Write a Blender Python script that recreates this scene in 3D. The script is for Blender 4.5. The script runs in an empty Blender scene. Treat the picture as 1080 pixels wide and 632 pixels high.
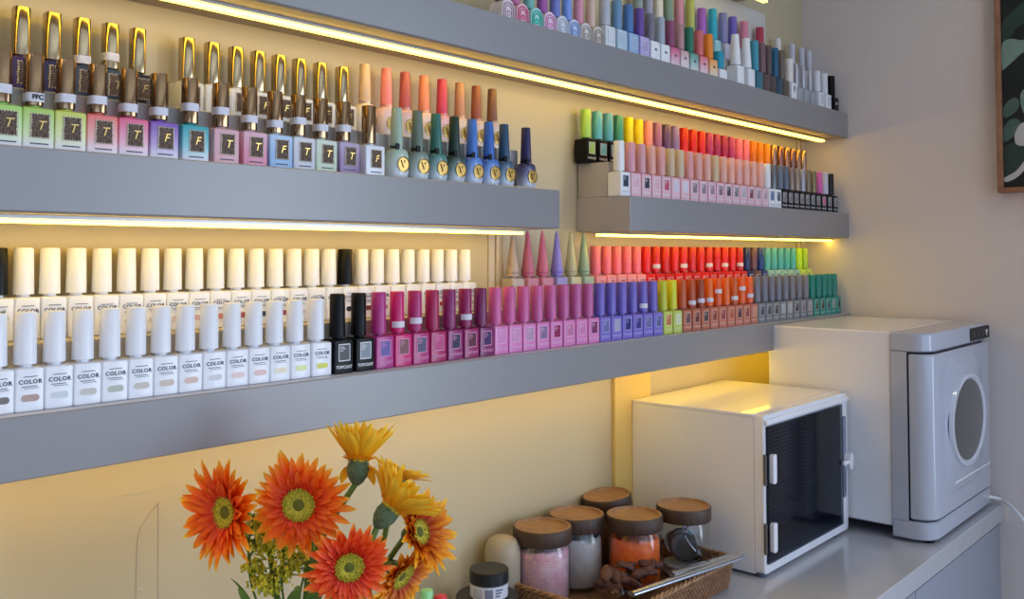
import bpy, math, random
from mathutils import Vector, Matrix
random.seed(7)
SC = bpy.context.scene
COL = SC.collection
CZ = 1.4525                      # eye height above the floor
PI = math.pi

# ---------------------------------------------------------------- camera model (measured from the photograph)
F, U0, V0 = 988.0, 540.0, 230.0
YAW, PIT = math.radians(48.7), math.radians(2.15)
FW = Vector((math.sin(YAW)*math.cos(PIT), math.cos(YAW)*math.cos(PIT), math.sin(PIT)))
UP = Vector((-math.sin(YAW)*math.sin(PIT), -math.cos(YAW)*math.sin(PIT), math.cos(PIT)))
RT = Vector((math.cos(YAW), -math.sin(YAW), 0))
EYE = Vector((0, 0, CZ))
def ray(u, v): return FW + RT*((u-U0)/F) + UP*((V0-v)/F)
def onY(u, v, Y): d = ray(u, v); return EYE + d*(Y/d.y)
def onX(u, v, X): d = ray(u, v); return EYE + d*(X/d.x)
def onZ(u, v, Z): d = ray(u, v); return EYE + d*((Z-CZ)/d.z)
def onT(u, v, T): return EYE + ray(u, v)*T
def proj(p):
    q = Vector(p)-EYE; w = q.dot(FW)
    return U0+F*q.dot(RT)/w, V0-F*q.dot(UP)/w
def xof(u, Y, z):
    v = 250.0
    for _ in range(4):
        p = onY(u, v, Y); v = proj((p.x, Y, z))[1]
    return onY(u, v, Y).x

# ---------------------------------------------------------------- colour and materials
def lin(c):
    r = []
    for k in c[:3]:
        k = k/255.0
        r.append(k/12.92 if k <= .04045 else ((k+.055)/1.055)**2.4)
    return tuple(r)+(1.0,)
MATS = {}
def mat(name, rgb, rough=.5, metal=0., trans=0., alpha=1., emis=None, es=0., ior=1.45, coat=0., sss=0., bump=None, noise=None):
    key = (name, tuple(rgb), rough, metal, trans)
    if key in MATS: return MATS[key]
    m = bpy.data.materials.new(name); m.use_nodes = True
    nt = m.node_tree; b = nt.nodes['Principled BSDF']
    b.inputs['Base Color'].default_value = lin(rgb)
    b.inputs['Roughness'].default_value = rough
    b.inputs['Metallic'].default_value = metal
    b.inputs['Transmission Weight'].default_value = trans
    b.inputs['IOR'].default_value = ior
    b.inputs['Coat Weight'].default_value = coat
    if alpha < 1: b.inputs['Alpha'].default_value = alpha
    if emis:
        b.inputs['Emission Color'].default_value = lin(emis); b.inputs['Emission Strength'].default_value = es
    if sss:
        b.inputs['Subsurface Weight'].default_value = sss; b.inputs['Subsurface Scale'].default_value = .004
    if noise:       # (scale, amount, second rgb)
        tc = nt.nodes.new('ShaderNodeTexCoord'); n = nt.nodes.new('ShaderNodeTexNoise'); n.inputs['Scale'].default_value = noise[0]; n.inputs['Detail'].default_value = 5
        mx = nt.nodes.new('ShaderNodeMix'); mx.data_type = 'RGBA'
        cr = nt.nodes.new('ShaderNodeMapRange'); cr.inputs[1].default_value = .35; cr.inputs[2].default_value = .7; cr.inputs[4].default_value = noise[1]
        nt.links.new(tc.outputs['Object'], n.inputs['Vector']); nt.links.new(n.outputs['Fac'], cr.inputs[0])
        nt.links.new(cr.outputs[0], mx.inputs[0]); mx.inputs[6].default_value = lin(rgb); mx.inputs[7].default_value = lin(noise[2])
        nt.links.new(mx.outputs[2], b.inputs['Base Color'])
    if bump:        # (scale, strength, distance)
        tc = nt.nodes.new('ShaderNodeTexCoord'); n = nt.nodes.new('ShaderNodeTexNoise'); n.inputs['Scale'].default_value = bump[0]; n.inputs['Detail'].default_value = 4
        bp = nt.nodes.new('ShaderNodeBump'); bp.inputs['Strength'].default_value = bump[1]; bp.inputs['Distance'].default_value = bump[2]
        nt.links.new(tc.outputs['Object'], n.inputs['Vector']); nt.links.new(n.outputs['Fac'], bp.inputs['Height']); nt.links.new(bp.outputs[0], b.inputs['Normal'])
    MATS[key] = m
    return m
def mat_ramp(name, stops, axis='Z', rough=.35, trans=0., source='Generated', metal=0.):
    """a product colour that runs from one dye to another along the thing's own axis"""
    key = (name, tuple(map(tuple, [(s[0],)+tuple(s[1]) for s in stops])), axis)
    if key in MATS: return MATS[key]
    m = bpy.data.materials.new(name); m.use_nodes = True; nt = m.node_tree; b = nt.nodes['Principled BSDF']
    tc = nt.nodes.new('ShaderNodeTexCoord'); sp = nt.nodes.new('ShaderNodeSeparateXYZ'); cr = nt.nodes.new('ShaderNodeValToRGB')
    el = cr.color_ramp.elements
    while len(el) < len(stops): el.new(.5)
    for e, (p, c) in zip(el, stops): e.position = p; e.color = lin(c)
    nt.links.new(tc.outputs[source], sp.inputs[0]); nt.links.new(sp.outputs[axis], cr.inputs[0]); nt.links.new(cr.outputs[0], b.inputs['Base Color'])
    b.inputs['Roughness'].default_value = rough; b.inputs['Transmission Weight'].default_value = trans; b.inputs['Metallic'].default_value = metal
    MATS[key] = m
    return m
def mat_wood(name, c1, c2, scale=14, rough=.5):
    key = ('wood', name)
    if key in MATS: return MATS[key]
    m = bpy.data.materials.new(name); m.use_nodes = True; nt = m.node_tree; b = nt.nodes['Principled BSDF']
    tc = nt.nodes.new('ShaderNodeTexCoord'); mp = nt.nodes.new('ShaderNodeMapping'); mp.inputs['Scale'].default_value = (scale*8, scale, scale)
    n = nt.nodes.new('ShaderNodeTexNoise'); n.inputs['Scale'].default_value = 1.5; n.inputs['Detail'].default_value = 6; n.inputs['Distortion'].default_value = .6
    cr = nt.nodes.new('ShaderNodeValToRGB'); cr.color_ramp.elements[0].position = .3; cr.color_ramp.elements[1].position = .7
    cr.color_ramp.elements[0].color = lin(c1); cr.color_ramp.elements[1].color = lin(c2)
    nt.links.new(tc.outputs['Object'], mp.inputs[0]); nt.links.new(mp.outputs[0], n.inputs['Vector']); nt.links.new(n.outputs['Fac'], cr.inputs[0]); nt.links.new(cr.outputs[0], b.inputs['Base Color'])
    b.inputs['Roughness'].default_value = rough
    MATS[key] = m
    return m
def mat_attr(name, stops, rough=.5, transl=.25):
    """colour by the 'along' attribute of a petal or leaf (0 root .. 1 tip)"""
    key = ('attr', name)
    if key in MATS: return MATS[key]
    m = bpy.data.materials.new(name); m.use_nodes = True; nt = m.node_tree; b = nt.nodes['Principled BSDF']; out = nt.nodes['Material Output']
    at = nt.nodes.new('ShaderNodeAttribute'); at.attribute_name = 'along'
    n = nt.nodes.new('ShaderNodeTexNoise'); n.inputs['Scale'].default_value = 90
    tc = nt.nodes.new('ShaderNodeTexCoord'); nt.links.new(tc.outputs['Object'], n.inputs['Vector'])
    ma = nt.nodes.new('ShaderNodeMath'); ma.operation = 'MULTIPLY_ADD'; ma.inputs[1].default_value = .35; nt.links.new(n.outputs['Fac'], ma.inputs[0])
    nt.links.new(at.outputs['Fac'], ma.inputs[2])
    sb = nt.nodes.new('ShaderNodeMath'); sb.operation = 'SUBTRACT'; sb.inputs[1].default_value = .17; nt.links.new(ma.outputs[0], sb.inputs[0])
    cr = nt.nodes.new('ShaderNodeValToRGB'); el = cr.color_ramp.elements
    while len(el) < len(stops): el.new(.5)
    for e, (p, c) in zip(el, stops): e.position = p; e.color = lin(c)
    nt.links.new(sb.outputs[0], cr.inputs[0]); nt.links.new(cr.outputs[0], b.inputs['Base Color'])
    b.inputs['Roughness'].default_value = rough
    tr = nt.nodes.new('ShaderNodeBsdfTranslucent'); nt.links.new(cr.outputs[0], tr.inputs['Color'])
    mx = nt.nodes.new('ShaderNodeMixShader'); mx.inputs[0].default_value = transl
    nt.links.new(b.outputs[0], mx.inputs[1]); nt.links.new(tr.outputs[0], mx.inputs[2]); nt.links.new(mx.outputs[0], out.inputs['Surface'])
    MATS[key] = m
    return m

# ---------------------------------------------------------------- mesh building
class Geo:
    def __init__(s): s.v = []; s.f = []; s.a = []
    def add(s, vs, fs, al=None):
        o = len(s.v); s.v += [tuple(p) for p in vs]; s.f += [tuple(i+o for i in f) for f in fs]
        s.a += (al if al is not None else [0.]*len(vs))
        return s
    def loft(s, rings, cap0=True, cap1=True, closed=True, al=None):
        n = len(rings[0]); o = len(s.v); A = []
        for k, r in enumerate(rings):
            s.v += [tuple(p) for p in r]; s.a += [al[k] if al else 0.]*n
        for i in range(len(rings)-1):
            for j in range(n if closed else n-1):
                a = o+i*n+j; b = o+i*n+(j+1) % n
                s.f.append((a, b, b+n, a+n))
        if cap0: s.f.append(tuple(o+j for j in reversed(range(n))))
        if cap1: s.f.append(tuple(o+(len(rings)-1)*n+j for j in range(n)))
        return s
    def box(s, x0, x1, y0, y1, z0, z1, b=0.0, r=None):
        if b <= 0 and not r:
            return s.add([(x0,y0,z0),(x1,y0,z0),(x1,y1,z0),(x0,y1,z0),(x0,y0,z1),(x1,y0,z1),(x1,y1,z1),(x0,y1,z1)],
                         [(0,3,2,1),(4,5,6,7),(0,1,5,4),(1,2,6,5),(2,3,7,6),(3,0,4,7)])
        r = r or b
        P0 = rrect((x0+x1)/2, (y0+y1)/2, x1-x0, y1-y0, r)
        P1 = rrect((x0+x1)/2, (y0+y1)/2, x1-x0-2*b, y1-y0-2*b, max(r-b, 1e-4))
        at = lambda P, z: [(p[0], p[1], z) for p in P]
        rings = [at(P1, z0), at(P0, z0+b), at(P0, z1-b), at(P1, z1)] if b > 0 else [at(P0, z0), at(P0, z1)]
        return s.loft(rings)
    def lathe(s, prof, cx=0, cy=0, n=20, a0=0, a1=2*PI, cap0=True, cap1=True, al=None):
        full = abs(a1-a0-2*PI) < 1e-6; m = n if full else n+1
        rings = [[(cx+r*math.cos(a0+(a1-a0)*j/n), cy+r*math.sin(a0+(a1-a0)*j/n), z) for j in range(m)] for r, z in prof]
        return s.loft(rings, cap0 and full, cap1 and full, full, al)
    def tube(s, pts, rad, n=8, closed=False, cap=True):
        pts = [Vector(p) for p in pts]; N = len(pts); rings = []
        prev = None
        for i, p in enumerate(pts):
            if closed: t = pts[(i+1) % N]-pts[i-1]
            else: t = pts[min(i+1, N-1)]-pts[max(i-1, 0)]
            t = t.normalized() if t.length > 1e-9 else Vector((0, 0, 1))
            ref = prev if prev is not None else (Vector((0, 0, 1)) if abs(t.z) < .9 else Vector((1, 0, 0)))
            n1 = (ref - t*ref.dot(t)); n1 = n1.normalized() if n1.length > 1e-6 else t.orthogonal().normalized()
            n2 = t.cross(n1); prev = n1
            r = rad[i] if isinstance(rad, (list, tuple)) else rad
            rings.append([p+(n1*math.cos(2*PI*j/n)+n2*math.sin(2*PI*j/n))*r for j in range(n)])
        if closed: rings.append(rings[0]); cap = False
        return s.loft(rings, cap, cap)
    def ball(s, c, r, n=8, m=5, sc=(1, 1, 1), al=0.):
        pr = [(r*math.sin(PI*(k+.02)/(m+.04)), -r*math.cos(PI*(k+.02)/(m+.04))) for k in range(m+1)]
        rings = [[(c[0]+q*math.cos(2*PI*j/n)*sc[0], c[1]+q*math.sin(2*PI*j/n)*sc[1], c[2]+z*sc[2]) for j in range(n)] for q, z in pr]
        return s.loft(rings, al=[al]*len(rings))
    def xz_poly(s, P, y0, y1):
        """prism whose outline P lies in x-z, front at y0"""
        return s.loft([[(p[0], y1, p[1]) for p in P], [(p[0], y0, p[1]) for p in P]])
    def mesh(s, name, m, ang=35, tf=None):
        me = bpy.data.meshes.new(name)
        vs = s.v if tf is None else [tuple(tf @ Vector(p)) for p in s.v]
        me.from_pydata(vs, [], s.f); me.update()
        if any(s.a):
            at = me.attributes.new('along', 'FLOAT', 'POINT'); at.data.foreach_set('value', s.a)
        me.polygons.foreach_set('use_smooth', [True]*len(me.polygons))
        me.set_sharp_from_angle(angle=math.radians(ang))
        if m is not None: me.materials.append(m)
        # consistent outward normals
        import bmesh
        bm = bmesh.new(); bm.from_mesh(me); bmesh.ops.recalc_face_normals(bm, faces=bm.faces); bm.to_mesh(me); bm.free()
        return me
def rrect(cx, cy, w, d, r, k=4):
    r = min(r, w/2-1e-5, d/2-1e-5); P = []
    for qx, qy, a in ((1, 1, 0), (-1, 1, PI/2), (-1, -1, PI), (1, -1, 3*PI/2)):
        for i in range(k+1):
            t = a+PI/2*i/k
            P.append((cx+qx*(w/2-r)+r*math.cos(t), cy+qy*(d/2-r)+r*math.sin(t)))
    return P
def link(o, parent=None):
    COL.objects.link(o)
    if parent is not None: o.parent = parent
    return o
def obj(name, g, m=None, parent=None, loc=(0, 0, 0), rot=(0, 0, 0), ang=35):
    me = g.mesh(name, m, ang) if isinstance(g, Geo) else g
    o = bpy.data.objects.new(name, me); o.location = loc; o.rotation_euler = rot
    return link(o, parent)
def tag(o, label, cat, group=None):
    o['label'] = label; o['category'] = cat
    if group: o['group'] = group
    return o
def thing(name, label, cat, loc=(0, 0, 0), rotz=0, group=None):
    o = bpy.data.objects.new(name, None); o.location = loc; o.rotation_euler = (0, 0, rotz); o.empty_display_size = .02
    link(o); return tag(o, label, cat, group)
def struct(name, g, m, parent=None, ang=35):
    o = obj(name, g, m, parent, ang=ang); o['kind'] = 'structure'; return o
TXT = {}
def text_mesh(s, size, m, bold=0.0, depth=.0002, align='CENTER', spacing=1.0, shear=0.):
    key = (s, size, m.name, bold, shear)
    if key in TXT: return TXT[key]
    c = bpy.data.curves.new('lettering', 'FONT'); c.body = s; c.size = size; c.align_x = align; c.align_y = 'CENTER'
    c.extrude = depth; c.offset = bold; c.resolution_u = 2; c.space_character = spacing; c.shear = shear
    o = bpy.data.objects.new('lettering_source', c); COL.objects.link(o)
    dg = bpy.context.evaluated_depsgraph_get()
    me = bpy.data.meshes.new_from_object(o.evaluated_get(dg)); me.name = 'lettering'
    bpy.data.objects.remove(o)
    me.transform(Matrix.Rotation(PI/2, 4, 'X')); me.materials.clear(); me.materials.append(m)
    TXT[key] = me
    return me

# ---------------------------------------------------------------- shared materials
M_wall = mat('warm white wall paint', (222, 212, 207), .55, bump=(60, .08, .002))
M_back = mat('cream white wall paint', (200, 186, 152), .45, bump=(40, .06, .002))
M_ceil = mat('white ceiling paint', (235, 233, 228), .8)
M_floor = mat('pale floor tile', (176, 170, 162), .35, noise=(3, .4, (150, 145, 138)))
M_grey = mat('blue grey shelf laminate', (138, 136, 137), .36, noise=(180, .2, (130, 129, 131)), ior=1.75)
M_under = mat('shelf underside board', (170, 150, 130), .5)
M_riser = mat('riser laminate', (184, 178, 174), .45)
M_counter = mat('grey quartz worktop', (190, 191, 198), .16, noise=(25, .25, (172, 174, 182)), coat=.3)
M_cab = mat('grey cabinet laminate', (150, 154, 168), .4)
M_led = mat('warm led diffuser', (255, 240, 200), .5, emis=(255, 208, 62), es=10.5)
M_led2 = mat('dim led diffuser', (255, 240, 190), .5, emis=(255, 226, 110), es=2.6)
M_alu = mat('brushed aluminium', (190, 188, 184), .35, 1.0)
M_white = mat('white gloss plastic', (240, 241, 245), .28, coat=.2)
M_black = mat('black gloss plastic', (7, 7, 9), .38, ior=1.3)
M_text = mat('grey print', (88, 86, 98), .6)
M_dtext = mat('black print', (20, 18, 22), .6)
M_wtext = mat('white print', (235, 232, 236), .5)
M_gold = mat('polished gold metal', (190, 170, 134), .12, 1.0)
M_goldd = mat('dark polished bronze metal', (150, 122, 92), .1, 1.0)
M_logo = mat('antique gold metal', (200, 168, 100), .3, 1.0)
M_stick = mat('price sticker paper', (226, 222, 230), .6)
M_plaque = mat('dark ornate plaque', (64, 46, 38), .4, .4, bump=(900, .8, .001), noise=(700, .7, (140, 120, 100)))
M_clear = mat('clear acrylic', (235, 240, 245), .08, 0, .85)

# ---------------------------------------------------------------- the room
XR, YW = 2.286, 1.015
XL, YN, ZC = -2.6, -3.0, 2.62
g = Geo(); g.box(XL-.1, XR+.1, YN-.1, YW+.1, -.1, 0); struct('floor', g, M_floor)
g = Geo(); g.box(XL-.1, XR+.1, YN-.1, YW+.1, ZC, ZC+.1); struct('ceiling', g, M_ceil)
g = Geo(); g.box(XL-.1, XR+.1, YW, YW+.1, 0, ZC); struct('wall_back', g, M_back)
RY0, RY1, RZ0, RZ1 = -2.3, -.75, .6, 2.25
g = Geo(); g.box(XR, XR+.1, RY1, YW, 0, ZC); g.box(XR, XR+.1, YN-.1, RY0, 0, ZC); g.box(XR, XR+.1, RY0, RY1, 0, RZ0); g.box(XR, XR+.1, RY0, RY1, RZ1, ZC); struct('wall_right', g, M_wall)
g = Geo()
for y in (RY0, RY1-.05): g.box(XR+.02, XR+.08, y, y+.05, RZ0, RZ1)
for z in (RZ0, RZ1-.05): g.box(XR+.02, XR+.08, RY0+.05, RY1-.05, z, z+.05)
struct('window_2', g, M_white)
g = Geo(); g.box(XL-.1, XL, YN-.1, YW, 0, ZC); struct('wall_left', g, M_wall)
# the shop-front wall behind the viewer with its window
WX0, WX1, WZ0, WZ1 = -1.6, 1.9, .7, 2.3
g = Geo(); g.box(XL, WX0, YN-.1, YN, 0, ZC); g.box(WX1, XR, YN-.1, YN, 0, ZC); g.box(WX0, WX1, YN-.1, YN, 0, WZ0); g.box(WX0, WX1, YN-.1, YN, WZ1, ZC)
struct('wall_front', g, M_wall)
g = Geo()
for x in (WX0, (WX0+WX1)/2-.03, WX1-.06): g.box(x, x+.06, YN-.08, YN-.02, WZ0, WZ1)
for z in (WZ0, WZ1-.06): g.box(WX0, WX1, YN-.08, YN-.02, z, z+.06)
struct('window_1', g, M_white)

# world: pale sky beyond the window
W = bpy.data.worlds.new('sky'); SC.world = W; W.use_nodes = True
bg = W.node_tree.nodes['Background']; bg.inputs[0].default_value = (.62, .78, 1, 1); bg.inputs[1].default_value = 1.0

# ---------------------------------------------------------------- shelves
SH = .0003
def led(parent, x0, x1, z, m=None):
    g = Geo(); g.box(x0, x1, .941, .959, z-.004, z-.0002); s = obj('led_strip', g, M_alu, parent)
    g = Geo(); g.box(x0+.004, x1-.004, .9435, .9565, z-.0082, z-.0041, .0008); obj('diffuser', g, m or M_led, s)
def shelf(x0, x1, z0, z1, lx0, lx1, label, m=None):
    t = thing('wall_shelf', label, 'shelf', (0, 0, 0), 0, 'grey wall shelves')
    g = Geo(); g.box(x0, x1, .9, YW-.0005, CZ+z0, CZ+z1, .0012); obj('shelf_board', g, M_grey, t)
    g = Geo(); g.box(x0+.001, x1-.001, .9016, YW-.002, CZ+z1-.0006, CZ+z1+.0002); obj('top_panel', g, mat('pale shelf top laminate', (206, 204, 208), .4), t)
    g = Geo(); g.box(x0+.004, x1-.004, .906, YW-.002, CZ+z0-.0009, CZ+z0+.0005); obj('underside_panel', g, M_under, t)
    g = Geo(); g.box(x0-.0012, x0-.0001, .9002, YW-.001, CZ+z0, CZ+z1); obj('end_panel', g, M_riser, t)
    led(t, lx0, lx1, CZ+z0-.0009, m)
    return t
XE = onY(590.5, 220, .9).x           # right end of the long middle shelf
XS = onY(665, 230, .9).x             # left end of the short right shelf
ZL0, ZL1, ZM0, ZM1, ZT0, ZT1 = -.2065, -.148, .038, .098, .285, .346
shelf(-.5, XR-.001, ZL0, ZL1, -.45, XR-.05, 'lowest long grey wall shelf holding the white and rainbow gel bottles')
shelf(-.5, XE, ZM0, ZM1, -.45, onY(551, 238, .95).x, 'grey wall shelf at left holding gold-capped bottles')
shelf(XS, XR-.001, ZM0, ZM1, onY(630, 243, .95).x, onY(877, 249, .95).x, 'short grey wall shelf at right ending at side wall')
shelf(-.5, XR-.001, ZT0, ZT1, -.45, onY(868, 147, .95).x, 'topmost fully visible grey wall shelf of pastel bottles')
# shelf above the picture, its right end and light just showing
XT = onY(812, 2, .93).x
shelf(-.5, XT, .572, .63, -.45, onY(808, 3, .95).x, 'highest wall shelf cut off by the top edge of picture', M_led2)
def riser(x0, x1, z, label, h=.061):
    g = Geo(); g.box(x0, x1, .9475, YW-.003, CZ+z+SH, CZ+z+h, .0008)
    tag(obj('display_riser', g, M_riser), label, 'display riser', 'risers under the back rows')
riser(-.45, XR-.005, ZL1, 'long grey display riser under the back row on lowest shelf')
riser(-.45, onY(546, 165, .9475).x, ZM1, 'grey display riser behind gold-capped bottles on left shelf')
riser(XS+.0, XR-.005, ZM1, 'pale grey display riser under back row of short right shelf')
riser(onY(655, 20, .9475).x, XR-.005, ZT1, 'grey display riser under back row on topmost shelf')
# aluminium uprights on the wall
def upright(u0, u1, v, z0, z1, n):
    x0, x1 = onY(u0, v, YW-.006).x, min(onY(u1, v, YW-.006).x, XR-.001)
    w = x1-x0
    g = Geo(); g.box(x0, x0+w*.2, YW-.005, YW, z0, z1); g.box(x0+w*.28, x0+w*.5, YW-.0025, YW, z0, z1); g.box(x0+w*.56, x1, YW-.005, YW, z0, z1, .001)
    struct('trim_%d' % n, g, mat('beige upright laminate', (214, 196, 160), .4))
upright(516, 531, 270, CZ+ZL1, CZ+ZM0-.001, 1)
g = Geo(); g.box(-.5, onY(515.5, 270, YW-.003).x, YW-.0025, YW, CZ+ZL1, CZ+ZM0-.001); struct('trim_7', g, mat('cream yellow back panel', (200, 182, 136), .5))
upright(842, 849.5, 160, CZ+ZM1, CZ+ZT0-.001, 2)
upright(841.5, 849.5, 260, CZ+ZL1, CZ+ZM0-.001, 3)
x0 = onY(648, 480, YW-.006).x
g = Geo(); g.box(x0, x0+.12, YW-.008, YW, CZ-.5525, CZ+ZL0-.02, .001); struct('trim_4', g, mat('painted yellow wall light', (226, 196, 118), .45))  # added strip; its mustard colour paints in the yellow light on the wall
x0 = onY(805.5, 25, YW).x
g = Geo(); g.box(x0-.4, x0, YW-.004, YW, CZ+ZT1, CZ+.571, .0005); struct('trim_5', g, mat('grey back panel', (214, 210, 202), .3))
# loose edge of wall film under the lowest shelf
film = mat('clear peeling film edge', (205, 196, 176), .35)
pts = [(u, v) for u, v in ((168, 530), (158, 542), (149, 556), (145.5, 568), (144.5, 590), (144, 632), (144, 660))]
g = Geo(); g.tube([onY(u, v, YW-.0008) for u, v in pts], .0006, 6); g.tube([onY(167, v, YW-.0006) for v in (532, 560, 600, 660)], .0004, 6)
g.ball(tuple(onY(148, 622, YW-.0008)), .0016, 8, 5, (1.6, .4, 1)); g.tube([onY(120, 524, YW-.0006), onY(150, 520, YW-.0006), onY(170, 516, YW-.0006)], .0004, 6)
struct('trim_6', g, film)

# ---------------------------------------------------------------- bottle makers (origin: middle of the base, front towards -y)
MC = {}
def cached(key, fn):
    if key not in MC: MC[key] = fn()
    return MC[key]
def R3(x): return round(x, 4)
def ring(P, z): return [(p[0], p[1], z) for p in P]
def body_mesh(w, d, h, m, r=.002):
    w, d, h = R3(w), R3(d), R3(h)
    def f():
        g = Geo(); A = rrect(0, 0, w, d, r, 3); B = rrect(0, 0, w-.001, d-.001, r, 3); C = rrect(0, 0, w-.005, d-.005, r*1.6, 3)
        N = rrect(0, 0, .0125, .0125, .006, 3)
        g.loft([ring(B, 0), ring(A, .0006), ring(A, h-.004), ring(B, h-.0022), ring(C, h-.0012), ring(N, h-.001), ring(N, h+.003)])
        return g.mesh('body', m, 30)
    return cached(('body', w, d, h, m.name, r), f)
def cap_mesh(r0, r1, h, m, n=20, hollow=False):
    def f():
        g = Geo(); g.lathe([(r0-.0006, 0), (r0, .0006), (r1, h-.0014), (r1-.0005, h-.0004), (r1-.0014, h), (r1*.4, h)], n=n); return g.mesh('cap', m, 30)
    return cached(('cap', R3(r0), R3(r1), R3(h), m.name, n), f)
def part(name, me, parent, loc=(0, 0, 0), rot=(0, 0, 0)):
    o = bpy.data.objects.new(name, me); o.location = loc; o.rotation_euler = rot
    return link(o, parent)
def sticker_mesh(r, h=.008):
    def f():
        g = Geo(); a0, a1 = -PI*.95, -PI*.12
        n = 12; o = [(r*math.cos(a0+(a1-a0)*k/n), r*math.sin(a0+(a1-a0)*k/n)) for k in range(n+1)]
        i = [(p[0]*.98, p[1]*.98) for p in o]
        P = o+i[::-1]
        g.loft([ring(P, 0), ring(P, h)])
        return g.mesh('price_sticker', M_stick, 60)
    return cached(('stk', R3(r), R3(h)), f)
ORD = 'first second third fourth fifth sixth seventh eighth ninth tenth eleventh twelfth thirteenth fourteenth fifteenth sixteenth seventeenth eighteenth nineteenth twentieth twenty-first twenty-second twenty-third'.split()

def b_color(t, w, i):            # white square bottle printed COLOR, pill-shaped swatch
    bh, ch = (.0415, .049) if t['row'] == 'f' else (.0435, .047)
    cm = t['cm']; bm_ = M_white if t.get('bm') is None else t['bm']
    part('body', body_mesh(w, .027, bh, bm_, .0022), t['o'])
    part('cap', cap_mesh(.0103, .0094, ch, cm), t['o'], (0, 0, bh+.0015), (0, 0, 0))
    if t.get('text', 'COLOR'):
        part('lettering', text_mesh(t.get('text', 'COLOR'), .0056, M_text if t.get('text') is None else M_dtext, .00012, spacing=1.15), t['o'], (0, -.0138, bh*.66))
        g = cached(('fine', R3(w)), lambda: (lambda g: (g.box(-w*.24, w*.24, -.0139, -.0134, bh*.77, bh*.785), g.box(-w*.3, w*.24, -.0139, -.0134, bh*.55, bh*.565), g.box(-w*.22, w*.3, -.0139, -.0134, bh*.51, bh*.52), g)[-1])(Geo()).mesh('fine_print', M_text))
        part('fine_print', g, t['o'])
    sw = t.get('sw')
    if sw:
        def f():
            g = Geo(); P = rrect(0, 0, .0185, .0084, .0041, 4); g.xz_poly(P, -.0004, .0004); return g.mesh('swatch_rim', mat('white swatch rim', (250, 250, 252), .3))
        rim = part('swatch_window', cached('pillrim', f), t['o'], (0, -.0136, bh*.3))
        def f2():
            g = Geo(); P = rrect(0, 0, .0163, .0064, .0031, 4); g.xz_poly(P, -.0007, .0002); return g.mesh('swatch', mat('swatch tint', sw, .25))
        part('swatch', cached(('pill', sw), f2), rim)
    return bh+.0015+ch
def frame_label(w, inner, line, sq=True):
    def f():
        g = Geo(); s = .0019*0+.0088 if sq else .0075
        hx, hz = min(.0088, w*.34), .0105
        g.box(-hx, hx, -.0004, .0004, hz-.0011, hz); g.box(-hx, hx, -.0004, .0004, -hz, -hz+.0011)
        g.box(-hx, -hx+.0010, -.0004, .0004, -hz, hz); g.box(hx-.0010, hx, -.0004, .0004, -hz, hz)
        # short lines of small print inside the frame
        for q, ww in ((.62, .5), (.40, .62), (.16, .36)): g.box(-hx*.72, -hx*.72+hx*1.4*ww, -.0005, .0003, hz*q, hz*q+.0008)
        return g.mesh('label_frame', line)
    def f2():
        hx, hz = min(.0088, w*.34), .0105
        g = Geo(); g.box(-hx+.0008, hx-.0008, -.0002, .0004, -hz+.0008, hz-.0008); return g.mesh('swatch', inner)
    return cached(('fl', R3(w), line.name), f), cached(('fi', R3(w), inner.name), f2)
def b_square(t, w, i):           # square bottle with framed swatch label, printed TOPCOAT
    bh, ch = t.get('bh', .0425), t.get('ch', .0535)
    part('body', body_mesh(w, .028, bh, t['bm'], .0016), t['o'])
    part('cap', cap_mesh(.0098, .0094, ch, t['cm']), t['o'], (0, 0, bh+.0012))
    fr, sw = frame_label(w, t['swm'], t['line'])
    l = part('label_frame', fr, t['o'], (0, -.0143, bh*.60)); part('swatch', sw, l)
    part('lettering', text_mesh('TOPCOAT', .0052, t['line'], .00012), t['o'], (0, -.0142, bh*.18))
    if t.get('stk'): part('price_sticker', sticker_mesh(.0101), t['o'], (0, 0, bh+.0012+ch*t['stk']))
    return bh+ch
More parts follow.
